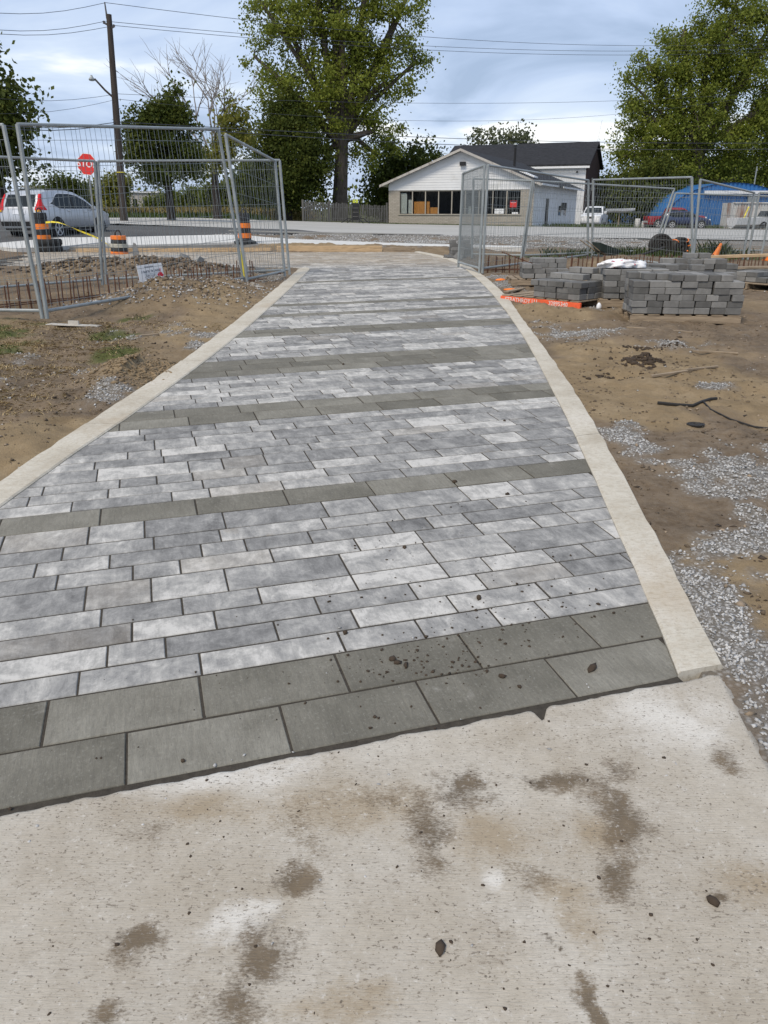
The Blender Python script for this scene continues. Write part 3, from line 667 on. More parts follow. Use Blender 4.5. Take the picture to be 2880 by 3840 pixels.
M['lawn'] = mat('lawn', (.085,.095,.028), .9, .4, 1.5, .5, 20)
sheet('lawn', [(-6,60),(-.6,58.9),(5.6,56.7),(9.9,54.9),(11.4,57.8),(-6,63.5)], .02, M['lawn'], 1.2)
# timber form and spare board at the end of the paving
M['wood'] = mat('raw timber', (.50,.36,.215), .8, .22, 3, .2, 30, stretch=(1, 12, 12), dirt=((.25,.17,.10), .35, 2))
M['wood_old'] = mat('weathered pallet timber', (.30,.235,.165), .85, .3, 3, .3, 30, stretch=(1, 12, 12), dirt=((.12,.09,.06), .5, 2))
M['wood_grey'] = mat('grey weathered timber', (.15,.145,.135), .9, .3, 2, .3, 20, stretch=(6, 6, 1), dirt=((.06,.058,.052), .4, 1.2))
def board(name, a, b, w, h, mt, parent=None, roll=0., **k):
    a, b = Vector(a), Vector(b); d = b-a; L = d.length; rot = d.to_track_quat('X', 'Z').to_matrix() @ Matrix.Rotation(roll, 3, 'X')
    mb = MB(); mb.bbox((0, 0, 0), (L, w, h), min(w, h)*.08); o = mb.build(name, mt, parent, **k)
    o.matrix_local = Matrix.Translation((a+b)/2) @ rot.to_4x4(); return o
board('form_board', (-2.95,22.33,zg(-2.9,22.3)+.07), (-.05,22.38,zg(0,22.3)+.075), .04, .16, M['wood'], label='long tan timber form board on edge across the end of the paving', cat='board')
board('form_board', (-.02,22.40,zg(0,22.3)+.05), (.85,22.36,zg(.8,22.3)+.04), .04, .12, M['wood_old'], label='short low timber form board right of the long one at the paving end', cat='board')
board('form_board', (-8.4,22.15,zg(-8,22.2)+.04), (-3.1,22.36,zg(-3,22.3)+.05), .04, .10, M['wood'], label='low timber form board behind the left fence panels', cat='board')

# ------------------------------------------------------------------ temporary fence panels
M['galv'] = mat('galvanised tube', (.30,.325,.325), .5, .18, 5, .1, 60, .5, .35)
M['wire'] = mat('galvanised wire', (.25,.275,.275), .55, .1, 3, 0, metal=.3)
def fence_panel(label, b0, t0, b1, t1, foot=(), sp=.085, gap=.10, wr=.0027, pr=.027):
    b0, t0, b1, t1 = map(Vector, (b0, t0, b1, t1)); c = (b0+b1)/2
    root = empty('fence_panel', tuple(c), label=label, cat='fence panel', group='temporary mesh fence panels')
    L = lambda a, b, f: a+(b-a)*f
    loc = lambda p: p-c
    l0, l1 = L(b0, t0, gap/ (t0-b0).length), L(b1, t1, gap/(t1-b1).length)
    for a, b in ((b0, t0), (b1, t1)): MB().tube([loc(a), loc(b)], pr, 8).build('post', M['galv'], root, True)
    for a, b in ((t0, t1), (l0, l1)): MB().tube([loc(a), loc(b)], pr*.85, 8).build('rail', M['galv'], root, True)
    n = max(6, int((b1-b0).length/sp)); mb = MB()
    for i in range(1, n):
        f = i/n + random.uniform(-.12, .12)/n; mb.tube([loc(L(l0, l1, f)), loc(L(t0, t1, f + random.uniform(-.1, .1)/n))], wr, 3, caps=False)
    for f in (.05,.17,.29,.45,.62,.78,.93):
        a, b = L(l0, t0, f+random.uniform(-.015, .015)), L(l1, t1, f+random.uniform(-.015, .015)); m_ = (a+b)/2 + Vector((0, 0, random.uniform(-.03, .02)))
        mb.tube([loc(a), loc(m_), loc(b)], wr*1.15, 3, caps=False)
    mb.build('wire_mesh', M['wire'], root)
    for (x, y, rz, ln) in foot:
        mb = MB(); R_ = Matrix.Rotation(rz, 3, 'Z'); z_ = gh(x, y)+.018; mb.bbox((x-c.x, y-c.y, z_-c.z), (ln, .13, .012), .003, R_)
        mb.box((x-c.x, y-c.y, z_-c.z+.03), (ln*.2, .02, .05), R_); mb.build('foot_plate', M['galv_foot'], root)
    return root
M['galv_foot'] = mat('muddy steel plate', (.42,.40,.36), .7, .25, 6, .2, 40, dirt=((.20,.16,.11), .4, 5))
P = lambda x, y, z=None: (x, y, (gh(x, y)+.02) if z is None else z)
fence_panel('near left mesh panel standing in front of the silver car', (-4.45,10.40,.27), (-4.47,10.46,2.58), (-2.52,14.40,.37), (-2.80,14.47,2.88), [(-4.0,10.12,-.25,.75)], .098, wr=.003)
fence_panel('mesh panel cut by the left edge of the picture', (-4.52,10.42,.27), (-4.66,10.5,2.575), (-8.6,10.9,.27), (-8.6,10.9,2.58), [])
fence_panel('narrow turned mesh panel at the end of the left row, by the kerb', (-2.44,14.30,.36), (-2.66,14.33,2.79), (-1.96,15.85,.39), (-2.05,15.91,2.47), [(-2.3,14.0,-.9,.55)])
fence_panel('far mesh panel of the left row behind the rubble heap', (-5.10,14.69,.33), (-4.98,14.69,2.40), (-1.90,16.15,.40), (-2.0,16.18,2.50), [])
fence_panel('far mesh panel at left before the wheels of the silver car', (-5.16,14.66,.33), (-5.02,14.66,2.40), (-8.1,11.7,.28), (-8.1,11.7,2.40), [])
fence_panel('turned mesh panel at the right kerb end, seen almost edge on', (1.94,16.36,.41), (1.955,16.36,2.42), (1.64,17.80,.44), (1.67,17.76,2.33), [], .028, wr=.003)
fence_panel('mesh panel right of the paving in front of the white house', (2.0,16.34,.41), (2.02,16.36,2.42), (5.02,19.94,.49), (4.87,19.94,2.27), [])
fence_panel('mesh panel in front of the parked white pickup', (5.12,19.92,.49), (4.98,19.92,2.28), (6.42,16.75,.41), (6.15,16.75,2.22), [])
fence_panel('mesh panel in front of the blue shed, above the block stacks', (6.85,17.9,.44), (6.80,18.0,2.22), (8.85,19.95,.48), (8.87,19.95,2.0), [])
fence_panel('mesh panel cut by the right edge of the picture', (8.95,19.9,.48), (8.97,19.9,2.0), (11.6,19.2,.46), (11.6,19.2,2.0), [])
fence_panel('small rear mesh panel behind the turned panel', (2.20,20.3,.49), (2.17,20.3,2.32), (3.36,19.85,.48), (3.52,19.9,2.26), [])
fence_panel('long rear mesh panel with its right post leaning', (3.42,19.9,.48), (3.56,19.9,2.26), (7.15,21.6,.52), (7.55,21.7,2.13), [])
fence_panel('lowest rear mesh panel in front of the red pickup', (7.25,21.6,.52), (7.6,21.7,2.02), (10.2,21.9,.50), (10.3,22.0,1.95), [])

# ------------------------------------------------------------------ reinforcing bars standing in the trenches
M['rust'] = mat('rusty bar', (.115,.055,.034), .85, .35, 9, .2, 60)
def rebar_cage(label, a, b, sp, hz, rails, r_):
    a, b = Vector((a[0], a[1], 0)), Vector((b[0], b[1], 0)); d = b-a; L = d.length; d.normalize(); nrm = Vector((-d.y, d.x, 0))
    root = empty('rebar_cage', (a.x, a.y, zg(a.x, a.y)), label=label, cat='rebar')
    z_a = zg(a.x, a.y); n = int(L/sp)
    for side in (0, 1):
        for i in range(n):
            p = a+d*(i*sp+r_.uniform(-.03, .03)+side*sp*.45)+nrm*(side*.22); z_ = zg(p.x, p.y)
            lean = Vector((r_.uniform(-.03, .03), r_.uniform(-.03, .03), 0)); h_ = hz*r_.uniform(.82, 1.12)
            MB().tube([p-a+Vector((0, 0, z_-.24-z_a)), p-a+lean+Vector((0, 0, z_-z_a+h_-.02))], .0105, 5).build('bar', M['rust'], root)
        for hz_ in rails:
            pts = []
            for i in range(9):
                p = a+d*(L*i/8)+nrm*(side*.22); pts.append(p-a+Vector((0, 0, zg(p.x, p.y)-z_a+hz_+r_.uniform(-.01, .01))))
            MB().tube(pts, .009, 5).build('tie_bar', M['rust'], root)
rb = random.Random(3)
rebar_cage('row of rusty rebar stubs in the left trench behind the mesh panel', (-6.4,10.95), (-2.3,15.7), .17, .33, (-.02,), rb)
rebar_cage('row of rusty rebar stubs in the right trench behind the block stacks', (2.05,16.95), (9.4,17.75), .15, .30, (.02,), rb)
for k_, (a, b, lb) in enumerate((((-3.0,14.3,.40),(-2.0,15.6,.47),'loose rusty rod lying under the narrow left mesh panel'),((2.6,17.9,.75),(3.3,17.2,.50),'rusty rod leaning behind the right mesh panel'))):
    tag(MB().tube([a, b], .012, 6).build('steel_rod', M['rust']), label=lb, cat='rod')

# ------------------------------------------------------------------ the fallen hire sign
def text_mesh(body, size, mt, extrude=.0008, bold=0., align='CENTER', shear=0.):
    cu = bpy.data.curves.new('text', 'FONT'); cu.body = body; cu.size = size; cu.align_x = align; cu.align_y = 'CENTER'; cu.extrude = extrude; cu.offset = bold; cu.shear = shear; cu.resolution_u = 3
    o = bpy.data.objects.new('text', cu); COL.objects.link(o); dg = bpy.context.evaluated_depsgraph_get()
    me = bpy.data.meshes.new_from_object(o.evaluated_get(dg)); bpy.data.objects.remove(o); me.materials.clear(); me.materials.append(mt); return me
def text(name, body, size, mt, parent, M4, **k):
    o = bpy.data.objects.new(name, text_mesh(body, size, mt, **k)); link(o, parent); o.matrix_local = M4; return o
def flat(name, V, fs, mt, parent, M4=None):
    o = MB().add(V, fs).build(name, mt, parent)
    if M4 is not None: o.matrix_local = M4
    return o
M['white'] = mat('white sheet', (.74,.75,.76), .5, .05, 2, 0, spec=.4); M['navy'] = mat('dark blue ink', (.03,.04,.08), .6, .05, 2, 0); M['red'] = mat('red ink', (.55,.03,.05), .5, .08, 2, 0); M['greyink'] = mat('grey ink', (.45,.5,.54), .6, .05, 2, 0)
sg = empty('hire_sign', (-3.66,12.25,0), label='white sign board lying upside down against the left mesh panel', cat='sign')
p0 = Vector((-3.86,12.68,.52)); p1 = Vector((-3.57,13.06,.545)); ex = (p1-p0).normalized(); up = Vector((-.12,.06,1)); up = (up-ex*up.dot(ex)).normalized(); ez = ex.cross(up)
sg.location = (0,0,0)
SM = Matrix(((ex.x, up.x, ez.x, p0.x), (ex.y, up.y, ez.y, p0.y), (ex.z, up.z, ez.z, p0.z), (0,0,0,1)))   # local x along the board, y up it, z towards us
MB().box((.24,.13,-.004), (.48,.29,.008)).build('board', M['white'], sg).matrix_local = SM
UD = SM @ Matrix.Translation((.24, .13, .002)) @ Matrix.Rotation(PI, 4, 'Z')
text('lettering', 'CRS', .135, M['navy'], sg, UD @ Matrix.Translation((.0, .065, 0)), shear=.2, bold=.004)
text('lettering', 'CRS', .135, M['white'], sg, UD @ Matrix.Translation((.0, .065, .0015)), shear=.2, bold=-.0015)
text('lettering', 'CONTRACTORS', .034, M['greyink'], sg, UD @ Matrix.Translation((.0, -.002, 0)))
text('lettering', 'RENTAL SUPPLY', .05, M['navy'], sg, UD @ Matrix.Translation((.0, -.042, 0)), shear=.15)
text('lettering', 'crsrents.ca', .038, M['navy'], sg, UD @ Matrix.Translation((.02, -.105, 0)))
leaf = [(0,.08),(-.016,.05),(-.032,.056),(-.026,.022),(-.046,.03),(-.062,.006),(-.034,-.02),(-.038,-.032),(-.006,-.03),(-.006,-.095),(.006,-.095),(.006,-.03),(.038,-.032),(.034,-.02),(.062,.006),(.046,.03),(.026,.022),(.032,.056),(.016,.05)]
flat('maple_leaf', [(x, y, 0) for x, y in leaf], [tuple(range(len(leaf)))], M['red'], sg, UD @ Matrix.Translation((-.175, .03, .001)) @ Matrix.Rotation(-.15, 4, 'Z'))

# ------------------------------------------------------------------ traffic drums
M['orange'] = mat('orange plastic', (.80,.20,.02), .5, .12, 3, .05, 40, .4, dirt=((.35,.12,.04), .25, 4)); M['black'] = mat('black rubber', (.018,.018,.019), .6, .3, 4, .1, 60, .4); M['tyre'] = mat('tyre rubber', (.022,.022,.022), .8, .3, 5, .2, 80, .3)
M['silverband'] = mat('worn reflective band', (.45,.43,.36), .4, .2, 4, 0, .5)
def drum(label, x, y, h, r0, z, tyres=0, pale=None, tilt=0., rz_=0., basew=1.7):
    root = empty('traffic_drum', (x, y, z), rz_, label=label, cat='traffic drum', group='orange and black drums beyond the left fence'); root.rotation_euler = (0, tilt, rz_)
    nb = 6; rad = lambda f: r0*(1-.20*f)
    for i in range(nb):
        f0, f1 = i/nb, (i+1)/nb; m_ = M['orange'] if i % 2 == 1 else M['black']
        if nb-1-i == 0: m_ = M['black'] if not pale else M['orange']
        if pale and i == pale: m_ = M['silverband']
        st_ = .008 if i % 2 else 0
        MB().lathe([(rad(f0)-.006, h*f0), (rad(f0)+st_, h*f0+.006), (rad(f1)+st_, h*f1-.006), (rad(f1)-.006, h*f1)], 20).build('band', m_, root, True)
    MB().lathe([(r0*1.02, 0), (r0*basew, .0), (r0*basew, .05), (r0*1.05, .085)], 18).build('base', M['black'], root, True)
    pts = [(math.cos(a)*r0*.34, 0, h+.0+math.sin(a)*r0*.55) for a in np.linspace(0, PI, 9)]
    MB().tube(pts, r0*.09, 6).build('handle', M['black'], root, True)
    return root
zt_ = gh(-9.4,22.6)
def tyre_mesh(mb, c, R_, r_, w, M3=None):
    prof = [(r_, -w*.42), (R_*.93, -w*.5), (R_, -w*.32), (R_, w*.32), (R_*.93, w*.5), (r_, w*.42)]
    mb.lathe(prof, 20, c, M3, loop=True)
for k_, lb in enumerate(('black tyre lying flat at the bottom, under the tall drum', 'upper black tyre around the foot of the tall drum')):
    mb = MB(); tyre_mesh(mb, (0,0,0), .36-.03*k_, .2, .17); o = mb.build('tyre', M['tyre'], None, True, label=lb, cat='tyre'); o.location = (-9.30+.04*k_, 22.55, zt_+.10+.17*k_)
drum('tall orange and black drum standing in the tyres by the car', -9.42, 22.55, .86, .21, zt_+.17, basew=1.1)
drum('short orange and black drum with a pale band near the rubble', -7.08, 21.7, .60, .235, gh(-7.08,21.7)-.02, pale=3, tilt=.03, basew=1.1)
drum('orange and black drum seen through the narrow left panel', -4.15, 24.35, .84, .20, zg(-4.15,24.35)+.08)
# caution tape
M['tape'] = mat('yellow tape', (.75,.62,.05), .5, .2, 8, 0)
def tape(label, pts, w=.05):
    pts = [Vector(p) for p in pts]; mb = MB(); vs = []
    for i, p in enumerate(pts):
        a = i*.5; o_ = Vector((math.sin(a)*.4, .2, math.cos(a)))*w*.5; vs += [p-o_, p+o_]
    mb.add(vs, [(2*i, 2*i+1, 2*i+3, 2*i+2) for i in range(len(pts)-1)])
    return mb.build('caution_tape', M['tape'], label=label, cat='tape')
tape('yellow caution tape drooping from the tall drum to the ground', [(-9.2+.19*i, 22.35-.05*i, 1.30+.03*math.sin(i*.9)-(.0066*i*i)) for i in range(12)])
tape('yellow tape end tied to the post of the narrow left panel', [(-2.52+.008*i, 14.27, .95-.11*i) for i in range(5)], .06)

# ------------------------------------------------------------------ stop sign, pole, lamp, lines
M['signred'] = mat('sign red', (.62,.035,.03), .45, .08, 2, 0, .4); M['steel'] = mat('steel post', (.25,.26,.26), .5, .15, 3, .05, 40, .5, .5)
sx0, sy0 = -9.46, 26.9; ss_ = empty('stop_sign', (sx0, sy0, zg(sx0, sy0)), -.12, label='red octagonal stop sign on a steel post behind the left fence', cat='sign')
hs = 2.24
MB().tube([(0,0,-.1), (0,0,hs+.3)], .028, 8).build('post', M['steel'], ss_, True)
def octo(r_): return [(r_*math.cos(PI/8+k_*PI/4), r_*math.sin(PI/8+k_*PI/4)) for k_ in range(8)]
FM = Matrix.Translation((0, -.035, hs)) @ Matrix.Rotation(.10, 4, 'Y') @ Matrix.Rotation(PI/2, 4, 'X')
MB().add([(x, y, 0) for x, y in octo(.345)]+[(x, y, -.006) for x, y in octo(.345)], [tuple(range(8)), tuple(range(15, 7, -1))]+[(i, i+8, (i+1) % 8+8, (i+1) % 8) for i in range(8)]).build('border', M['white'], ss_).matrix_local = FM
flat('face', [(x, y, .0025) for x, y in octo(.325)], [tuple(range(8))], M['signred'], ss_, FM)
text('lettering', 'STOP', .27, M['white'], ss_, FM @ Matrix.Translation((0, 0, .004)), bold=.003)
M['pole'] = mat('dark creosoted timber', (.055,.045,.038), .9, .3, 1.5, .3, 20, stretch=(8,8,1)); M['insul'] = mat('grey insulator', (.12,.115,.115), .4, .1, 3, 0, .5)
px_, py_ = -13.6, 43.0; pole = empty('utility_pole', (px_, py_, zg(px_, py_)-.3), label='tall dark timber utility pole with a street lamp arm', cat='pole')
zb = zg(px_, py_)-.3
lean = (.45, 0.)
def pl(z): f = (z-zb)/10.2; return (lean[0]*f, lean[1]*f, z-zb)
MB().tube([pl(zb), pl(5.5), pl(10.35)], [.21,.175,.13], 10).build('shaft', M['pole'], pole, True)
MB().tube([pl(10.0), (pl(10.2)[0]-.10, 0, pl(10.2)[2]), (pl(10.5)[0]-.14, 0, pl(10.85)[2])], [.09,.05,.03], 6).build('pin', M['insul'], pole)
for dx_, z_, nm in ((-.24,10.0,'insulator'),(.22,9.85,'insulator')):
    mb = MB(); b_ = pl(z_-.12); e_ = (b_[0]+dx_, -.05, b_[2]+.12); mb.tube([b_, e_], .05, 6); mb.lathe([(.03,-.05),(.07,-.02),(.04,.02),(.07,.05),(.03,.08)], 8, e_); mb.build(nm, M['insul'], pole)
arm0, arm1 = pl(6.75), (pl(6.75)[0]-.86, -.1, 7.62-zb)
MB().tube([arm0, ((arm0[0]+arm1[0])/2, -.05, (arm0[2]+arm1[2])/2-.05), arm1], [.055,.05,.045], 8).build('lamp_arm', M['pole'], pole, True)
MB().lathe([(.03,-.10),(.13,-.08),(.16,-.02),(.09,.06),(.05,.12),(.05,.16)], 10, (arm1[0]-.14, -.1, arm1[2])).build('lamp_head', M['galv'], pole, True)
for z_ in (2.6,): MB().lathe([(.208,0),(.21,.005),(.21,.04),(.208,.045)], 10, pl(zb+z_)).build('pole_band', M['tape'], pole)
M['cable'] = mat('cable', (.06,.065,.075), .7, .1, 1, 0)
def line(label, L0, P0, Pm, P1, r_=.014):
    """span left of the pole, then the long sagging span to the right through a middle point"""
    P0, Pm, P1, L0 = map(Vector, (P0, Pm, P1, L0)); pts = [L0+(P0-L0)*(i/6)-Vector((0, 0, .25*math.sin(PI*i/6))) for i in range(6)]
    tm = (Pm.x-P0.x)/(P1.x-P0.x)
    for i in range(26):
        t_ = i/20; l0 = (t_-tm)*(t_-1)/((0-tm)*(0-1)); lm = t_*(t_-1)/(tm*(tm-1)); l1 = t_*(t_-tm)/(1-tm); pts.append(P0*l0+Pm*lm+P1*l1)
    return MB().tube(pts, r_, 4).build('power_line', M['cable'], label=label, cat='cable', group='overhead lines')
T0 = Vector((-13.1,43,10.85))
line('topmost overhead line, tied to the tip of the pole', (-17.5,38,9.45), (-13.26,43,10.83), (3.54,55,11.54), (28.56,66,13.18))
line('second overhead line from the top, on the left insulator', (-17.6,38,8.85), (-13.37,43,10.07), (3.66,55,11.07), (28.62,66,12.88))
line('third overhead line from the top, on the right insulator', (-17.6,38,8.7), (-12.95,43,9.89), (3.55,55,10.86), (28.66,66,12.64))
line('thin overhead line at the height of the lamp arm', (-18,38,6.28), (-13.16,43,6.98), (4.4,55,7.95), (29.15,66,9.94), .012)
line('sagging thin line just below the lamp arm', (-18.2,38,5.6), (-13.2,43,6.75), (1.2,55,6.98), (20.21,66,8.69), .011)
line('upper of the two thick black low cables', (-18.2,38,5.24), (-13.25,43,5.74), (.61,55,6.07), (29.78,66,6.48), .022)
line('lower of the two thick black low cables', (-18.25,38,5.13), (-13.26,43,5.64), (.73,55,5.72), (29.86,66,6.06), .024)

# ------------------------------------------------------------------ block stacks on pallets
t = NT('grey concrete block'); v = t.coord('Object'); oi = t.N('ShaderNodeObjectInfo'); w30 = t.math('MULTIPLY', oi.outputs['Random'], 50.); nb_ = t.noise(v, 9, 6, .7, .2, w30)
cb = t.ramp(t.math('ADD', t.math('MULTIPLY', nb_, .55), t.math('MULTIPLY', oi.outputs['Random'], .45)), [(.25, (.095,.094,.09)), (.5, (.165,.163,.157)), (.78, (.27,.266,.255))])
M['block'] = t.fin(cb, .9, .2, t.bump(t.noise(v, 90, 3, .6), .3, .006))
M['orangewood'] = mat('orange painted timber', (.80,.13,.05), .7, .12, 3, .15, 40, dirt=((.45,.10,.05), .2, 4)); M['stencil'] = mat('white stencil paint', (.72,.62,.58), .8, .15, 20, 0)
_blk = {}
def block_mesh(sx_, sy_, sz_):
    k_ = (round(sx_, 3), round(sy_, 3), round(sz_, 3))
    if k_ not in _blk:
        m_ = MB().bbox((0,0,0), k_, .005).mesh('block'); m_.materials.append(M['block']); _blk[k_] = m_
    return _blk[k_]
def pallet(label, x, y, z, rz, w, d, front=None, h=.115):
    root = empty('pallet', (x, y, z), rz, label=label, cat='pallet')
    fm = front or M['wood_old']; nb = 7
    for j, yy in enumerate((.02, d/2, d-.02)):
        MB().bbox((w/2, yy, h*.42), (w, .04, h*.80), .004).build('stringer', fm if j == 0 else M['wood_old'], root)
    for i in range(nb):
        wd = w/nb*.72; MB().bbox((w*(i+.5)/nb, d/2, h*.91), (wd, d, h*.16), .003).build('deck_board', M['wood_old'], root)
    for i in (0, 3, 6): MB().bbox((w*(i+.5)/nb, d/2, -.006), (w/nb*.72, d, .014), .003).build('bottom_board', M['wood_old'], root)
    return root
def stack(label, x, y, z, rz, hm, bw=.2, bd=.2, bh=.083, jit=.012, seed=1, alt=True, x0=0., y0=0.):
    """hm[row][col]: layers of blocks; only those a viewer could see are set out"""
    root = empty('block_stack', (x, y, z), rz, label=label, cat='block stack', group='stacks of grey paving blocks'); q = random.Random(seed)
    nr, nc = len(hm), len(hm[0])
    for j in range(nr):
        for k_ in range(max(hm[j])):
            narrow = alt and (k_ % 3 == 2); cnt = nc if not narrow else int(round(nc*4/3))
            w_ = nc*bw/cnt
            for i in range(cnt):
                ci = min(nc-1, int((i+.5)*w_/bw))
                if k_ >= hm[j][ci]: continue
                vis = j == 0 or k_ >= hm[j-1][ci] or i in (0, cnt-1) or k_ >= hm[j][ci]-1 or k_ >= hm[j][min(nc-1, ci+1)] or k_ >= hm[j][max(0, ci-1)]
                if not vis: continue
                o = bpy.data.objects.new('block', block_mesh(w_-.006, bd-.008, bh-.002)); link(o, root)
                o.location = (x0+(i+.5)*w_+q.uniform(-jit, jit), y0+(j+.5)*bd+q.uniform(-jit, jit), (k_+.5)*bh); o.rotation_euler = (0, 0, q.uniform(-.04, .04))
    return root
Z = lambda x, y: gh(x, y)-.005
pallet('pallet under the tallest stack of grey blocks', 3.26, 10.42, Z(3.9,10.5), -.09, 1.42, .8)
stack('tallest stack of grey blocks, nearest on the right', 3.27, 10.43, Z(3.9,10.5)+.119, -.09, [[5,5,6,6,6,6,5],[5,6,6,6,6,6,5],[6,6,6,6,6,6,6]], seed=2)
pallet('pallet under the stack with the plastic bag on top', 3.16, 11.72, Z(3.6,11.8), -.03, 1.2, .9)
stack('stack of grey blocks with the white plastic bag on top', 3.24, 11.74, Z(3.6,11.8)+.119, -.03, [[5,5,5,5],[5,5,5,5],[5,5,5,5]], seed=5, bw=.23)
oa = math.atan2(11.39-12.45, 2.806-1.804)
pallet('orange painted pallet with white stencilled letters by the kerb', 1.83, 12.50, Z(2.2,12.2)+.02, oa, 1.46, 1.1, M['orangewood'])
opal = bpy.data.objects['pallet.002']
text('lettering', 'STRATHROY LU', .085, M['stencil'], opal, Matrix.Translation((.40, -.0025, .05)) @ Matrix.Rotation(PI/2, 4, 'X'), bold=.001)
text('lettering', '32895340', .085, M['stencil'], opal, Matrix.Translation((1.08, -.0025, .05)) @ Matrix.Rotation(PI/2, 4, 'X'), bold=.001)
stack('low stepped stack of grey blocks on the orange pallet', 1.83, 12.50, Z(2.2,12.2)+.139, oa, [[0,3,3,3,3],[0,3,3,3,3],[2,4,4,4,3],[3,4,5,5,4],[3,4,4,4,4]], seed=8, x0=.38, y0=.05, bw=.205)
pallet('low pallet beside the kerb behind the orange one', 2.28, 14.35, Z(2.5,14.4)+.01, -.02, .95, .8)
stack('small stack of grey blocks on the rear pallet by the kerb', 2.50, 14.40, Z(2.5,14.4)+.129, -.02, [[3,3,2,2],[3,4,4,4],[3,4,4,4]], seed=9)
pallet('pallet behind the orange one, left of the plastic bag', 2.95, 13.35, Z(3.3,13.4), -.05, 1.2, .9)
stack('two layers of grey blocks on the pallet left of the plastic bag', 3.5, 13.5, Z(3.5,13.5)+.119, -.05, [[2,2,2],[2,2,2]], seed=10)
pallet('light timber pallet at the right edge of the picture', 6.62, 13.45, Z(6.9,13.9)+.02, .62, 1.2, 1.1)
stack('single layer of grey blocks on the pallet at the right edge', 6.70, 13.60, Z(6.9,13.9)+.139, .62, [[1,1,1,1,1],[1,1,1,1,1],[2,2,1,1,1],[2,2,2,2,1]], seed=11, alt=False, bw=.22)
stack('long low row of grey blocks laid on the ground at right', 5.6, 14.9, Z(6.2,15)+.01, .05, [[2,2,2,2,2,2,2,2,2,2],[3,3,3,3,3,3,3,3,3,3]], seed=12, alt=False)
stack('stack of grey blocks just behind the tallest one, right of the bag', 4.05, 12.2, Z(4.4,12.3)+.06, -.05, [[6,6,5,6],[6,6,6,5]], seed=13, alt=False)
stack('stack of grey blocks farthest back of those behind the tallest one', 4.75, 13.5, Z(5.2,13.6)+.06, .02, [[5,5,6,6,6,5],[6,6,7,7,6,5]], seed=15, alt=False, jit=.02)
stack('small stack of grey blocks at the far right end of the paving', 1.72, 20.62, Z(1.9,20.7)+.01, .1, [[4,5,4],[5,6,5]], seed=14, alt=False, bw=.17)
def lone_block(label, x, y, rz, tilt=0., m_=None, z=None):
    o = bpy.data.objects.new('block', block_mesh(.2, .2, .083)); link(o); o.location = (x, y, (Z(x, y) if z is None else z)+.045); o.rotation_euler = (tilt, tilt*.6, rz); tag(o, label=label, cat='block')
lone_block('loose grey block lying at the foot of the far small stack', 1.62, 20.2, .5, .25)
lone_block('loose grey block tipped on its edge by the far small stack', 1.86, 20.3, -.4, .9)
lone_block('loose pale block on the soil at far left', -8.5, 19.2, .3, .1)
lone_block('loose grey block on the rubble heap behind the left fence', -4.2, 17.1, .8, .6)
lone_block('loose grey block in the gravel behind the narrow left panel', -2.55, 16.6, .3, .2)
# broken slabs standing on the rubble
M['slabchip'] = mat('broken concrete', (.34,.335,.32), .9, .2, 4, .4, 30)
def chip(label, x, y, pts, th, rot):
    mb = MB(); mb.prism(pts, -th/2, th/2); o = mb.build('concrete_chunk', M['slabchip'], label=label, cat='rubble'); o.location = (x, y, gh(x, y)); o.rotation_euler = rot
chip('upright pointed slab of broken concrete on the rubble heap', -5.25, 17.1, [(-.07,-.1),(.09,-.1),(.06,.18),(.02,.36),(-.03,.38),(-.06,.1)], .05, (.1,.05,.3))
chip('tilted grey slab of broken concrete on the rubble heap', -4.45, 17.2, [(-.2,-.05),(.22,-.05),(.26,.05),(-.02,.10),(-.2,.16)], .12, (.5,-.2,.4))
chip('small broken concrete piece right of the rubble heap', -3.9, 17.0, [(-.1,-.05),(.12,-.05),(.08,.1),(-.06,.12)], .1, (.3,.3,.9))
chip('triangular concrete shard behind the narrow left panel', -2.75, 16.3, [(-.12,-.05),(.1,-.05),(-.08,.25)], .06, (.1,.1,.2))
# plastic bag
def lump(name, c, rad, seed, mt, amp=.35, sub=3, **k):
    bm = bmesh.new(); bmesh.ops.create_icosphere(bm, subdivisions=sub, radius=1.)
    for v_ in bm.verts:
        n_ = v_.co.normalized(); a = fbm(np.array([n_.x*2.3+seed*3.1]), np.array([n_.y*2.3+n_.z*1.7+seed]), seed, 4, .6)[0]-.5
        v_.co = Vector((n_.x*rad[0], n_.y*rad[1], n_.z*rad[2]))*(1+amp*2*a)
        if v_.co.z < -rad[2]*.35: v_.co.z = -rad[2]*.35
    me = bpy.data.meshes.new(name); bm.to_mesh(me); bm.free(); me.materials.append(mt); me.polygons.foreach_set('use_smooth', [True]*len(me.polygons))
    o = bpy.data.objects.new(name, me); link(o); o.location = c; return tag(o, **k)
t = NT('printed white plastic'); v = t.coord('Object'); n_p = t.noise(v, 13, 3, .6)
c = t.mix(t.ramp(n_p, [(.60, 0.), (.63, 1.)]), (.78,.78,.79), t.ramp(t.noise(v, 5, 2), [(.48, (.05,.05,.06)), (.52, (.55,.05,.06))])); M['bag'] = t.fin(c, .35, .5)
M['plainbag'] = mat('white plastic', (.76,.76,.77), .35, .05, 4, .1, 20, .5)
lump('plastic_bag', (3.46,11.95,Z(3.6,11.8)+.119+5*.083+.045), (.27,.17,.085), 3, M['bag'], .6, 4, label='crumpled white plastic bag on the block stack', cat='bag')
o_ = lump('bag_knot', (.30,.02,-.01), (.14,.1,.08), 6, M['plainbag'])
o_.parent = bpy.data.objects['plastic_bag']
lump('paper_scrap', (3.0,11.05,Z(3.0,11.05)+.05), (.035,.035,.06), 8, M['plainbag'], .12, label='small white paper scrap on the soil by the tall stack', cat='litter')
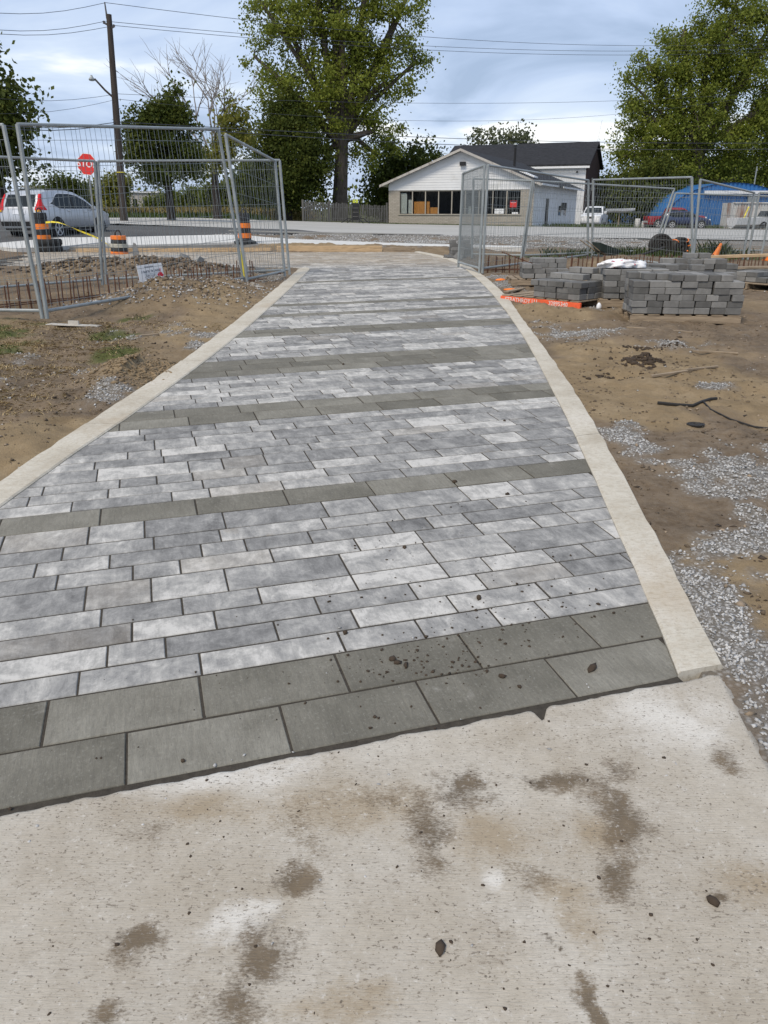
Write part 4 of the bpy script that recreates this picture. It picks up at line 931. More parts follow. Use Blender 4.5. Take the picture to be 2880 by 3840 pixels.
# timber lying about
board('timber_plank', (5.95,14.95,.80), (7.9,15.3,.84), .14, .05, M['wood'], label='new tan timber plank laid across the long block row', cat='plank')
board('timber_plank', (6.2,14.7,.62), (8.5,14.9,.66), .16, .04, M['wood_old'], label='grey timber plank lower on the long block row', cat='plank')
for a, b, w_, lb in (((3.05,9.83),(3.75,9.5),.05,'broken stick on the soil in front of the tallest stack'),((2.45,7.02),(2.85,7.22),.03,'thin lath lying on the sand at right'),((2.85,7.25),(3.25,7.5),.025,'second thin lath beside the first on the sand'),((4.9,9.35),(5.6,9.55),.05,'stick at the right edge in front of the tallest stack'),((3.3,8.3),(3.75,8.2),.022,'short twig on the bare soil at right'),((-2.9,9.15),(-2.7,9.35),.05,'small wood offcut on the left soil'),((2.05,13.4),(2.42,13.9),.10,'short plank offcut beside the rear pallet')):
    za, zb_ = gh(*a)+.012, gh(*b)+.012
    board('timber_offcut', (*a, za), (*b, zb_), w_, .02, M['wood_old'], label=lb, cat='stick')
# black pipe end, hose and ring on the sand
M['hose'] = mat('black hose', (.03,.028,.026), .6, .2, 4, .1, 40)
def onground(pts, dz=.01): return [(x, y, gh(x, y)+dz) for x, y in pts]
tag(MB().tube(onground([(2.25,6.22),(2.38,6.15),(2.5,6.12),(2.6,6.2),(2.72,6.32),(2.78,6.33)], .012), .013, 6).build('hose', M['hose'], None, True), label='short piece of black hose on the sand at right', cat='hose')
tag(MB().tube(onground([(2.62,6.2),(2.6,6.0),(2.68,5.8),(2.8,5.65),(2.95,5.5),(3.05,5.35),(3.1,5.2)], .006), .007, 5).build('cord', M['hose'], None, True), label='thin black cord trailing off to the right on the sand', cat='cord')
mb = MB()
for k_ in range(3):
    mb.tube([(2.34+(.06-.017*k_)*math.cos(a), 5.62+(.05-.014*k_)*math.sin(a), gh(2.34,5.62)+.012) for a in np.linspace(0, 2*PI, 17)], .007, 5)
mb.build('drain_ring', M['hose'], None, True, label='round black ribbed cap lying on the sand', cat='cap')
# coil, wheelbarrow and cones among the weeds behind the right fence
zc_ = gh(7.35,21.6)
mb = MB(); RX = Matrix.Rotation(PI/2, 3, 'X')
for k_ in range(5):
    for rr__ in (.36,.27,.18,.09): mb.tube([(rr__*math.cos(a), (k_-2)*.06, .38+rr__*math.sin(a)) for a in np.linspace(0, 2*PI, 21)], .045, 6)
o = mb.build('hose_coil', M['hose'], None, True, label='upright coil of black corrugated pipe behind the right fence', cat='pipe coil'); o.location = (7.25,21.35,zc_); o.scale = (.72,)*3
mb = MB()
for k_ in range(4):
    for rr__ in (.30,.2,.1): mb.tube([(rr__*math.cos(a), (k_-1.5)*.07, .32+rr__*math.sin(a)) for a in np.linspace(0, 2*PI, 19)], .05, 6)
o = mb.build('hose_coil', M['hose'], None, True, label='smaller black coil tied with orange bands behind the right fence', cat='pipe coil'); o.location = (7.75,21.3,zc_); o.rotation_euler = (0,0,.3); o.scale = (.72,)*3
for a in (-.5, .2, .8, 2.4): 
    p_ = MB().tube([(.30*math.cos(a)+.085*math.cos(t_)*math.cos(a), .17*math.sin(t_), .32+.30*math.sin(a)+.085*math.cos(t_)*math.sin(a)) for t_ in np.linspace(0, 2*PI, 11)], .022, 4).build('orange_band', M['orange'], o)
def cone(label, x, y, h, tilt=0.):
    root = empty('traffic_cone', (x, y, gh(x, y)), label=label, cat='traffic cone'); root.rotation_euler = (0, tilt, 0)
    MB().lathe([(.10,.02),(.085,.06),(.03,h)], 12).build('body', M['orange'], root, True); MB().box((0,0,.01), (.26,.26,.02)).build('base', M['orange'], root)
cone('orange cone leaning behind the right block stacks', 8.1, 19.9, .42, .35); cone('second orange cone nearer the right edge', 9.35, 19.6, .3, 0.)
M['barrow'] = mat('dark green steel tray', (.03,.045,.04), .5, .3, 4, .1, 30, .4)
wb = empty('wheelbarrow', (5.4,19.2,gh(5.4,19.2)), .2, label='dark wheelbarrow tipped among the weeds behind the right fence', cat='wheelbarrow'); wb.rotation_euler = (0,.25,.2); wb.scale = (.62,)*3; wb.location = (5.3,19.6,gh(5.3,19.6))
MB().add([(-.35,-.28,.3),(.3,-.24,.26),(.3,.24,.26),(-.35,.28,.3),(-.5,-.36,.58),(.55,-.33,.52),(.55,.33,.52),(-.5,.36,.58)], [(0,1,2,3),(0,4,5,1),(1,5,6,2),(2,6,7,3),(3,7,4,0)]).build('tray', M['barrow'], wb)
for s_ in (-1, 1): MB().tube([(.7,s_*.12,.18),(-.3,s_*.2,.28),(-1.05,s_*.28,.52)], .02, 6).build('handle', M['wood_old'], wb); MB().tube([(-.3,s_*.2,.28),(-.4,s_*.2,0)], .018, 6).build('leg', M['barrow'], wb)
mb = MB(); tyre_mesh(mb, (.72,0,.18), .18, .09, .08, Matrix.Rotation(PI/2, 3, 'X')); mb.build('wheel', M['tyre'], wb, True)
tag(MB().tube([(5.4,18.9,.55),(6.1,19.1,.64),(6.7,19.4,.78)], .028, 8).build('drain_pipe', M['hose']), label='black pipe sloping up behind the right fence', cat='pipe')
M['orangemesh'] = M['orange']
lump('orange_netting', (2.22,14.0,gh(2.22,14.0)+.01), (.12,.05,.03), 4, M['orange'], .4, 2, label='scrap of orange netting on the gravel by the kerb', cat='netting')
lump('orange_netting', (2.2,15.1,gh(2.2,15.1)+.01), (.10,.05,.03), 5, M['orange'], .4, 2, label='second orange scrap, at the foot of the turned panel', cat='netting')
# ------------------------------------------------------------------ vehicles
M['rim'] = mat('alloy rim', (.55,.56,.57), .35, .1, 4, 0, .5, .7); M['carglass'] = mat('dark car glass', (.012,.016,.018), .08, .1, 1, 0, .35); M['trimblack'] = mat('black plastic trim', (.02,.02,.021), .6, .2, 3, .05, 60); M['taillamp'] = mat('red lamp lens', (.55,.01,.015), .15, .15, 4, 0, .6); M['amber'] = mat('amber lens', (.8,.38,.03), .2, .1, 4, 0, .6); M['chrome'] = mat('chrome', (.7,.7,.71), .15, .05, 4, 0, .6, .9); M['headlamp'] = mat('clear lamp lens', (.65,.67,.68), .1, .1, 4, 0, .7); M['plate'] = mat('number plate', (.6,.63,.68), .5, .05, 3, 0)
def paint(name, col, rough=.3, metal=.3):
    m_ = mat(name, col, rough, .04, 1, 0, spec=.5, metal=metal); m_.node_tree.nodes['Principled BSDF'].inputs['Coat Weight'].default_value = .5; return m_
class Car:
    def __init__(s, name, label, loc, rz, top, W_, belt, wb_, wr, body, tum=.26, scale=1.):
        s.root = empty(name, loc, rz, label=label, cat='pickup truck' if 'pickup' in name else 'car'); s.root.scale = (scale,)*3
        s.top = top; s.hw0 = W_/2; s.belt = belt; s.tum = tum; s.L0, s.L1 = top[0][0], top[-1][0]; s.body = body; s.wr = wr; s.wbh = wb_/2
        s.txs = [p[0] for p in top]; s.tzs = [p[1] for p in top]; s.zmax = max(s.tzs)
        k = 9; fr = (0,.10,.30,.55,.78,.92,.985,1.,1.); vs = []; xs = []
        for a, b in zip(top[:-1], top[1:]):
            n = max(1, int(abs(b[0]-a[0])/.16)); xs += [(a[0]+(b[0]-a[0])*i/n, a[1]+(b[1]-a[1])*i/n) for i in range(n)]
        xs.append(top[-1]); zb_ = .30
        for x, zt in xs:
            zb2 = min(zb_ + (.12 if x < s.L0+.15 or x > s.L1-.15 else 0), zt-.05)
            ring = []
            for f in fr:
                z = zb2+(zt-zb2)*f; y = s.hw(x, z)
                if f == 0: y *= .93
                ring.append((x, y, z))
            ring[-3] = (x, ring[-3][1]*.985, ring[-3][2]); ring[-2] = (x, ring[-2][1]*.90, zt+.004); ring[-1] = (x, 0, zt+.02)
            vs += ring + [(p[0], -p[1], p[2]) for p in ring[-2::-1]]
        m = 2*k-1; fs = []
        for i in range(len(xs)-1):
            for j in range(m-1): fs.append((i*m+j, i*m+j+1, (i+1)*m+j+1, (i+1)*m+j))
            fs.append((i*m+m-1, i*m, (i+1)*m, (i+1)*m+m-1))
        fs += [tuple(range(m)), tuple((len(xs)-1)*m+j for j in range(m-1, -1, -1))]
        MB().add(vs, fs).build('body', body, s.root, True)
        for x in (-s.wbh, s.wbh):
            for sd in (-1, 1): s.wheel(x, sd)
    def plan(s, x):
        u = max(0, (s.L0+.55-x)/.55) if x < 0 else max(0, (x-s.L1+.65)/.65); return 1-.13*u*u
    def hw(s, x, z):
        y = s.hw0*s.plan(x)
        if z > s.belt: y *= 1-s.tum*((z-s.belt)/(s.zmax-s.belt))**1.1
        elif z < .55: y *= 1-.06*((.55-z)/.3)
        return y
    def zt(s, x): return float(np.interp(x, s.txs, s.tzs))
    def wheel(s, x, sd):
        R_ = s.wr; y = sd*(s.hw0*.995); RM = Matrix.Rotation(PI/2*(-sd), 3, 'X')
        MB().lathe([(0.01,0),(R_*1.22,0),(R_*1.20,.006),(.01,.006)], 24, (x, sd*(s.hw(x,.5)+.004) , R_*1.02), RM).build('wheel_arch', M['trimblack'], s.root, True)
        w = empty('wheel', (x, y-sd*.085, R_)); w.parent = s.root
        mb = MB(); tyre_mesh(mb, (0,0,0), R_, R_*.66, .21, RM); mb.build('tyre', M['tyre'], w, True)
        mb = MB(); mb.lathe([(R_*.66,-.02),(R_*.66,.09),(R_*.60,.10),(R_*.58,.06),(.02,.055)], 20, (0,0,0), RM)
        rim = mb.build('rim', M['trimblack'], w, True); mb = MB(); mb.lathe([(R_*.60,.075),(R_*.68,.095),(R_*.68,.108),(R_*.60,.108)], 20, (0,0,0), RM, loop=True); mb.lathe([(R_*.13,.06),(R_*.13,.11),(.01,.112)], 10, (0,0,0), RM)
        for k in range(5):
            a = 2*PI*k/5+.3
            for o_ in (-.11, .11): mb.tube([(R_*.1*math.cos(a), sd*.098, R_*.1*math.sin(a)), (R_*.63*math.cos(a+o_), sd*.10, R_*.63*math.sin(a+o_))], R_*.045, 5)
        mb.build('spokes', M['rim'], w, True)
    def side(s, name, x0, x1, lo, hi, mt, n=16, off=.006, m=4):
        for sd in (-1, 1):
            vs = []; fs = []
            for i in range(n+1):
                x = x0+(x1-x0)*i/n; a, b = lo(x), max(lo(x)+.002, hi(x))
                for j in range(m+1): z = a+(b-a)*j/m; vs.append((x, sd*(s.hw(x, z)+off), z))
            for i in range(n):
                for j in range(m): q = i*(m+1)+j; fs.append((q, q+1, q+m+2, q+m+1))
            MB().add(vs, fs).build(name, mt, s.root, True)
    def xr(s, z, rear=True):
        P_ = [p for p in s.top if (p[0] < 0) == rear]; P_ = sorted(P_, key=lambda p: p[1]); return float(np.interp(z, [p[1] for p in P_], [p[0] for p in P_]))
    def end(s, name, z0_, z1_, ins0, ins1, mt, rear=True, off=.012, n=8, y0=None, y1=None):
        """patch on the rear or front face; ins = distance in from the flank"""
        vs = []; fs = []; m = 8; sg_ = -1 if rear else 1
        for i in range(n+1):
            z = z0_+(z1_-z0_)*i/n; x = s.xr(z, rear); h_ = s.hw(x, z)-(ins0+(ins1-ins0)*i/n); a = -h_ if y0 is None else y0; b = h_ if y1 is None else y1
            for j in range(m+1): vs.append((x+sg_*off, a+(b-a)*j/m, z))
        for i in range(n):
            for j in range(m): q = i*(m+1)+j; fs.append((q, q+1, q+m+2, q+m+1))
        return MB().add(vs, fs).build(name, mt, s.root, True)
    def box(s, name, c, d, mt, R_=None): return MB().bbox(c, d, min(d)*.25, R_).build(name, mt, s.root)
M['p_silver'] = paint('silver paint', (.46,.48,.51), .32, .45); M['p_white'] = paint('white paint', (.72,.73,.74), .35, 0.); M['p_red'] = paint('dark red paint', (.28,.02,.03), .3, .1); M['p_blue'] = paint('dark blue paint', (.025,.04,.10), .3, .2)
hd = math.radians(76)
cx_, cy_ = -11.02-.35, 27.62+.0
ctr = Vector((-11.0, 27.6, 0))+Vector((math.cos(hd), math.sin(hd), 0))*1.27+Vector((-math.sin(hd), math.cos(hd), 0))*.80
suv_top = [(-2.24,.42),(-2.27,.62),(-2.25,.80),(-2.17,1.02),(-2.06,1.22),(-1.93,1.45),(-1.84,1.56),(-1.55,1.63),(-1.0,1.665),(-.3,1.66),(.15,1.60),(.6,1.43),(1.05,1.14),(1.2,1.06),(1.6,.99),(2.0,.87),(2.18,.72),(2.24,.45)]
car = Car('silver_suv', 'silver sport utility car on the side road behind the left fence', (ctr.x, ctr.y, zg(-11.0, 27.6)-.06), hd, suv_top, 1.80, 1.0, 2.62, .345, M['p_silver'], .24, .92)
lo_ = lambda x: 1.03+.17*float(sstep(-1.05,-1.55,x)) + .02*x*0; hi_ = lambda x: min(car.zt(x)-.11, 1.54-.34*float(sstep(-.9,-1.58,x)))
car.side('window_trim', -1.60, 1.02, lambda x: lo_(x)-.03, lambda x: hi_(x)+.03, M['chrome'], off=.004); car.side('side_window', -1.56, .98, lo_, hi_, M['carglass'], off=.009)
car.side('window_pillar', -.30, -.22, lambda x: lo_(x), lambda x: hi_(x), M['trimblack'], 2, .013); car.side('sill', -1.75, 1.7, lambda x: .30, lambda x: .42, M['trimblack'], 12, .01)
car.end('rear_window', 1.10, 1.50, .20, .16, M['carglass']); car.end('rear_bumper', .44, .60, .02, .02, M['trimblack'], off=.02); car.end('tailgate_garnish', 1.03, 1.08, .30, .30, M['chrome'], off=.018); car.end('number_plate', .84, .98, 0, 0, M['plate'], off=.02, y0=-.26, y1=.26)
car.end('badge', 1.09, 1.15, 0, 0, M['chrome'], off=.02, y0=-.05, y1=.05)
for sd in (-1, 1):
    mb = MB(); vs = []; fs = []; zz_ = [.98,1.02,1.08,1.18,1.3,1.42,1.52]; wd_ = [.34,.31,.24,.14,.09,.08,.06]; wr_ = [.16,.16,.15,.11,.08,.07,.06]
    for z, w1, w2 in zip(zz_, wd_, wr_):
        x = car.xr(z); y = car.hw(x, z); vs += [(x-.016, sd*(y-w2), z), (x-.016, sd*(y+.004), z), (x+.03, sd*(car.hw(x+.03, z)+.014), z), (x+w1, sd*(car.hw(x+w1, z)+.012), z)]
    for i in range(len(zz_)-1):
        for j in range(3): q = i*4+j; fs.append((q, q+1, q+5, q+4))
    lm = mb.add(vs, fs).build('tail_lamp', M['taillamp'], car.root, True)
    z = .955; x = car.xr(z); y = car.hw(x, z); MB().box((x+.03, sd*(y-.04), z), (.16,.13,.06)).build('indicator', M['amber'], lm)
    car.box('door_handle', (-.55, sd*(car.hw(-.55,.96)+.015), .955), (.17,.03,.03), M['chrome']); car.box('door_handle', (.42, sd*(car.hw(.42,.94)+.015), .935), (.17,.03,.03), M['chrome'])
    car.box('mirror', (.92, sd*(.95), 1.06), (.12,.20,.14), M['p_silver']); MB().tube([(-1.4, sd*.58, 1.66),(-.9, sd*.6, 1.70),(-.1, sd*.6, 1.69),(.1, sd*.58, 1.63)], .018, 6).build('roof_rail', M['trimblack'], car.root)
    car.box('headlamp', (2.0, sd*.68, .80), (.3,.3,.12), M['headlamp'])
car.box('exhaust_trim', (-2.2, 0, .36), (.1,1.3,.12), M['trimblack'])
pk_top = [(-2.85,.55),(-2.88,.8),(-2.86,1.12),(-1.15,1.14),(-1.05,1.3),(-.88,1.84),(-.5,1.92),(.35,1.91),(.65,1.82),(1.25,1.30),(1.4,1.24),(2.5,1.16),(2.75,1.05),(2.85,.75),(2.87,.5)]
def pickup(label, x, y, rz, m_):
    p = Car('pickup_truck', label, (x, y, zg(x, y)), rz, pk_top, 1.98, 1.15, 3.65, .40, m_, .20)
    p.side('side_window', -.82, 1.02, lambda x: 1.22, lambda x: min(p.zt(x)-.10, 1.74), M['carglass'], off=.012); p.side('window_pillar', .0, .07, lambda x: 1.2, lambda x: 1.76, m_, 2, .016)
    p.end('windscreen', 1.34, 1.80, .12, .14, M['carglass'], False, .07); p.end('rear_bumper', .52, .70, .02, .02, M['chrome']); p.side('sill', -1.4, 1.4, lambda x: .32, lambda x: .46, M['trimblack'], 10, .01)
    vs = [(-2.78,-.82,1.10),(-1.2,-.82,1.10),(-1.2,.82,1.10),(-2.78,.82,1.10)]; MB().add([(a, b, 1.165) for a, b, c_ in vs], [(0,1,2,3)]).build('bed', M['trimblack'], p.root)
    return p
wt = pickup('white pickup truck parked facing us beside the white house', 20.7, 81.0, math.radians(-112), M['p_white'])
wt.end('grille', .78, 1.04, .5, .5, M['chrome'], False, .02); wt.end('grille_mesh', .82, 1.0, .56, .56, M['trimblack'], False, .03); wt.end('front_bumper', .52, .68, .02, .04, M['chrome'], False, .03)
for sd in (-1, 1): wt.box('headlamp', (2.72, sd*.78, .95), (.16,.34,.24), M['headlamp']); wt.box('mirror', (1.0, sd*1.12, 1.36), (.1,.22,.22), M['p_white'])
rt = pickup('dark red pickup truck parked behind the blue car', 29.2, 82.6, math.radians(-4), M['p_red'])
for sd in (-1, 1): rt.box('tail_lamp', (-2.84, sd*.9, .98), (.08,.14,.3), M['taillamp']); rt.box('headlamp', (2.7, sd*.8, .98), (.2,.3,.2), M['headlamp'])
cr_top = [(-2.15,.42),(-2.2,.65),(-2.15,.95),(-2.0,1.15),(-1.7,1.42),(-1.4,1.50),(-.6,1.55),(.1,1.53),(.5,1.40),(1.05,1.05),(1.3,.98),(1.9,.86),(2.15,.68),(2.2,.42)]
bc = Car('blue_crossover', 'dark blue crossover car parked in front of the red pickup', (28.4, 77.6, zg(28.4,77.6)), math.radians(-8), cr_top, 1.78, .98, 2.62, .34, M['p_blue'], .26)
bc.side('side_window', -1.62, .92, lambda x: 1.0+.12*float(sstep(-1.2,-1.6,x)), lambda x: min(bc.zt(x)-.09, 1.44), M['carglass'], off=.009); bc.side('window_pillar', -.35, -.27, lambda x: 1.0, lambda x: 1.44, M['p_blue'], 2, .013); bc.side('sill', -1.7, 1.7, lambda x: .30, lambda x: .44, M['trimblack'], 10, .01); bc.end('rear_window', 1.12, 1.42, .16, .16, M['carglass'])
for sd in (-1, 1): bc.box('headlamp', (1.98, sd*.66, .78), (.28,.3,.12), M['headlamp']); bc.box('tail_lamp', (-2.08, sd*.72, .95), (.14,.2,.16), M['taillamp']); bc.box('mirror', (.85, sd*.95, 1.02), (.1,.2,.12), M['p_blue'])
# white hull resting beyond the pickup
M['gel'] = mat('white gelcoat', (.70,.72,.73), .3, .08, 1, 0, spec=.5)
def hull(name, label, loc, rz, L, B, D, sc=1., dark=None):
    root = empty(name, loc, rz, label=label, cat='boat'); vs = []; n = 12
    for i in range(n+1):
        f = i/n; b = B/2*(1-max(0, (f-.45)/.55)**2.2); d = D*(1-.45*max(0, (f-.6)/.4)**2); x = L*(f-.5); sh = D*.18*f*f
        vs += [(x, b, sh), (x, b*.8, sh-d*.6), (x, 0, sh-d), (x, -b*.8, sh-d*.6), (x, -b, sh), (x, 0, sh+.02)]
    fs = [(i*6+j, i*6+(j+1) % 6, (i+1)*6+(j+1) % 6, (i+1)*6+j) for i in range(n) for j in range(6)]+[(0,1,2,3,4,5), tuple(n*6+j for j in range(5, -1, -1))]
    MB().add(vs, fs).build('hull', M['gel'], root, True); return root
h_ = hull('boat', 'slender white boat hull raised beside the white pickup', (23.6,83.5,1.75), math.radians(-6), 3.4, 1.0, .34)
for x in (-1., .2): MB().tube([(x,-.4,-2.0),(x,0,-.4),(x,.4,-2.0)], .04, 6).build('trestle', M['wood_old'], h_)
h2 = hull('boat', 'white motor boat on a trailer in front of the rusty container', (36.6,79.0,.95), math.radians(4), 6.6, 2.2, 1.0)
MB().add([(-.5,-.7,.1),(1.0,-.55,.1),(1.0,.55,.1),(-.5,.7,.1),(-.3,-.6,.62),(.6,-.5,.55),(.6,.5,.55),(-.3,.6,.62)], [(0,3,2,1),(4,5,6,7),(0,1,5,4),(1,2,6,5),(2,3,7,6),(3,0,4,7)]).build('cabin', M['carglass'], h2)
MB().box((0,0,-.62), (5.5,.12,.12)).build('trailer', M['steel'], h2)
for sd in (-1, 1):
    mb = MB(); tyre_mesh(mb, (-.6, sd*.9, -.62), .32, .18, .2, Matrix.Rotation(PI/2, 3, 'X')); mb.build('wheel', M['tyre'], h2, True)

# ------------------------------------------------------------------ white house
t = NT('tan brick'); v = t.coord('Object'); br_ = t.N('ShaderNodeTexBrick'); mpb = t.N('ShaderNodeMapping'); t.L(v, mpb.inputs[0]); mpb.inputs['Rotation'].default_value = (PI/2, 0, 0); t.L(mpb.outputs[0], br_.inputs['Vector'])
br_.inputs['Scale'].default_value = 1.; br_.inputs['Brick Width'].default_value = .30; br_.inputs['Row Height'].default_value = .10; br_.inputs['Mortar Size'].default_value = .012
br_.inputs['Color1'].default_value = (.33,.30,.255,1); br_.inputs['Color2'].default_value = (.40,.365,.315,1); br_.inputs['Mortar'].default_value = (.24,.225,.20,1)
M['brick'] = t.fin(t.mix(t.ramp(t.noise(v, 1.2, 4), [(.4, .0), (.75, .35)]), br_.outputs['Color'], (.27,.25,.215)), .9, .2, t.bump(br_.outputs['Fac'], -.3, .01))
M['siding'] = mat('white painted siding', (.66,.67,.68), .6, .06, .7, .05, 30, dirt=((.50,.50,.48), .25, .6)); M['sidingblue'] = M['siding']
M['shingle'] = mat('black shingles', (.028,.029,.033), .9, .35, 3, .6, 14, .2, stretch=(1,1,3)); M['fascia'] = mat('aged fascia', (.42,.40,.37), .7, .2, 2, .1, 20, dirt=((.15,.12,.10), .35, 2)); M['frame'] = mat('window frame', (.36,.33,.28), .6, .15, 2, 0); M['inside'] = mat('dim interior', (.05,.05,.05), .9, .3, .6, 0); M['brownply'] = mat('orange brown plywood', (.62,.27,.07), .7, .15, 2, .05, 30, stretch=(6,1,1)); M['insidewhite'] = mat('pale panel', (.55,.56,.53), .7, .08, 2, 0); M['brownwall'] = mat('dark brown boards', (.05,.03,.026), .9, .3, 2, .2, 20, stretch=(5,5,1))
t = NT('window glass'); gl = t.N('ShaderNodeBsdfGlossy'); gl.inputs['Roughness'].default_value = .02; tr = t.N('ShaderNodeBsdfTransparent'); tr.inputs[0].default_value = (.86,.88,.88,1); lw = t.N('ShaderNodeFresnel'); lw.inputs[0].default_value = 1.18; mxs = t.N('ShaderNodeMixShader'); t.L(lw.outputs[0], mxs.inputs[0]); t.L(tr.outputs[0], mxs.inputs[1]); t.L(gl.outputs[0], mxs.inputs[2]); t.L(mxs.outputs[0], t.out.inputs[0]); M['glass'] = t.m
ha = math.atan2(-4.0, 10.0); house = empty('white_house', (.35, 61.6, .70), ha, label='low white house with brick base, wide shop window and black roof', cat='house')
HW, HD = 10.8, 19.0; WZ0, WZ1 = .60, 2.26; X0, X1 = .85, 9.9; GZ = 2.28; PKX = 5.55; EZ = 2.72; PK = 4.80
def hb(name, x0, x1, y0, y1, z0_, z1_, mt, parent=None): return MB().box(((x0+x1)/2, (y0+y1)/2, (z0_+z1_)/2), (x1-x0, y1-y0, z1_-z0_)).build(name, mt, parent or house)
hb('brick_wall', 0, HW, 0, .22, -.9, WZ0, M['brick']); hb('brick_pier', 0, X0, 0, .22, WZ0+.003, GZ, M['brick']); hb('brick_pier', X1, HW, 0, .22, WZ0+.003, GZ, M['brick'])
hb('left_wall', 0, .2, .225, HD, -.9, EZ, M['siding']); hb('back_wall', .2, HW-.2, HD-.2, HD, -.9, EZ, M['siding'])
hb('side_wall', HW-.21, HW-.01, .225, HD, -.9, EZ, M['siding'])
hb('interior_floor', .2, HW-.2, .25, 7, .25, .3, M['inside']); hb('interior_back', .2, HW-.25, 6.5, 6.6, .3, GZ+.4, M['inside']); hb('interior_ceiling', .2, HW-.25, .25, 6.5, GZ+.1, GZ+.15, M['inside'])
# gable siding boards
rake = lambda x: EZ+(PK-EZ)*(x+.1)/(PKX+.1) if x < PKX else EZ+(PK-EZ)*(HW+.1-x)/(HW+.1-PKX)
k_ = 0; z = GZ
while z < PK-.05:
    z1_ = min(z+.172, PK-.02); a = max(0, -.1+(z-EZ)/(PK-EZ)*(PKX+.1)); b = min(HW, HW+.1-(z-EZ)/(PK-EZ)*(HW+.1-PKX)); a1 = max(0, -.1+(z1_-EZ)/(PK-EZ)*(PKX+.1)); b1 = min(HW, HW+.1-(z1_-EZ)/(PK-EZ)*(HW+.1-PKX))
    if b-a > .1: MB().add([(a,-.03,z),(b,-.03,z),(b1,-.008,z1_),(a1,-.008,z1_),(a,.1,z),(b,.1,z),(b1,.1,z1_),(a1,.1,z1_)], [(0,1,2,3),(4,7,6,5),(0,4,5,1),(3,2,6,7),(0,3,7,4),(1,5,6,2)]).build('siding_board', M['siding'], house)
    z += .172
z = -.55
while z < EZ-.02:
    z1_ = min(z+.172, EZ-.01); MB().add([(HW+.02,.0,z),(HW+.02,HD,z),(HW-.003,HD,z1_),(HW-.003,0,z1_),(HW-.05,0,z),(HW-.05,HD,z),(HW-.05,HD,z1_),(HW-.05,0,z1_)], [(0,1,2,3),(4,7,6,5),(0,4,5,1),(3,2,6,7),(0,3,7,4),(1,5,6,2)]).build('siding_board', M['siding'], house)
    z += .172
# roof
OV = .55; e0, e1 = EZ-(PK-EZ)/PKX*OV+.05, EZ-(PK-EZ)/(HW-PKX)*OV+.05
def slope(name, xa, za, xb, zb_, y0, y1, th, mt): return MB().add([(xa,y0,za),(xb,y0,zb_),(xb,y1,zb_),(xa,y1,za),(xa,y0,za+th),(xb,y0,zb_+th),(xb,y1,zb_+th),(xa,y1,za+th)], [(0,3,2,1),(4,5,6,7),(0,1,5,4),(1,2,6,5),(2,3,7,6),(3,0,4,7)]).build(name, mt, house)
rl = slope('roof', -OV, e0, PKX-.002, PK+.05, -.45, HD+.3, .10, M['shingle']); rr_ = slope('roof', PKX+.002, PK+.05, HW+OV, e1, -.45, HD+.3, .10, M['shingle'])
slope('fascia', -OV, e0-.08, PKX-.003, PK-.03, -.49, -.452, .17, M['fascia']); slope('fascia', PKX+.003, PK-.03, HW+OV, e1-.08, -.49, -.452, .17, M['fascia'])
slope('soffit', -OV, e0-.03, 0, EZ+.0, -.44, HD+.2, .02, M['siding'])
hb('gutter', HW+OV-.02, HW+OV+.09, -.4, 6.0, e1-.02, e1+.10, M['siding']); hb('gutter', HW+OV-.02, HW+OV+.09, 8.2, HD+.2, e1-.02, e1+.10, M['siding'])
# shop window: mullions and panes
nP = 9; pw = (X1-X0)/nP
hb('window_sill', X0-.08, X1+.08, -.06, .14, WZ0+.003, WZ0+.075, M['frame']); hb('window_head', X0, X1, .02, .14, WZ1-.05, GZ-.003, M['frame'])
for i in range(nP+1): hb('mullion', X0+i*pw-.035, X0+i*pw+.035, .03, .13, WZ0+.08, WZ1-.055, M['frame'])
for i in range(nP): hb('window_pane', X0+i*pw+.037, X0+(i+1)*pw-.037, .07, .078, WZ0+.08, WZ1-.055, M['glass'])
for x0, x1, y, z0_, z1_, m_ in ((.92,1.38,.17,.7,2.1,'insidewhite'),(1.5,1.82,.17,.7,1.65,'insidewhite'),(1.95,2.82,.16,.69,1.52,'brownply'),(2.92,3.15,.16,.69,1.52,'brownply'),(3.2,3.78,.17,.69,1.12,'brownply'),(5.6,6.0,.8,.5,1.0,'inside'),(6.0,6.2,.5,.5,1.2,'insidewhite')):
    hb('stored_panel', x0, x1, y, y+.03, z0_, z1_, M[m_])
M['blue_cloth'] = mat('blue cloth', (.07,.14,.25), .9, .2, 4, 0); hb('counter_cloth', 5.2, 9.6, .3, .6, .62, .68, M['blue_cloth'])
def hsign(x0, x1, z0_, z1_, lines, bgm, tm, sizes):
    o = hb('window_sign', x0, x1, .045, .055, z0_, z1_, bgm)
    for (tx, zf), s_ in zip(lines, sizes): text('lettering', tx, s_, tm, o, Matrix.Translation(((x0+x1)/2, .0435, z0_+(z1_-z0_)*zf)) @ Matrix.Rotation(PI/2, 4, 'X'), extrude=.0005)
hsign(8.05, 8.75, .70, 1.02, [('BUCKET BOOTS',.66),('camping',.25)], M['white'], M['navy'], (.095,.07))
hsign(9.15, 9.62, 1.12, 1.55, [('FOR RENT',.72)], M['signred'], M['white'], (.085,)); hb('sign_header', 9.17, 9.60, .040, .044, 1.46, 1.53, M['navy']); hsign(9.3, 9.75, .68, .80, [('For Sale',.5)], M['white'], M['navy'], (.08,))
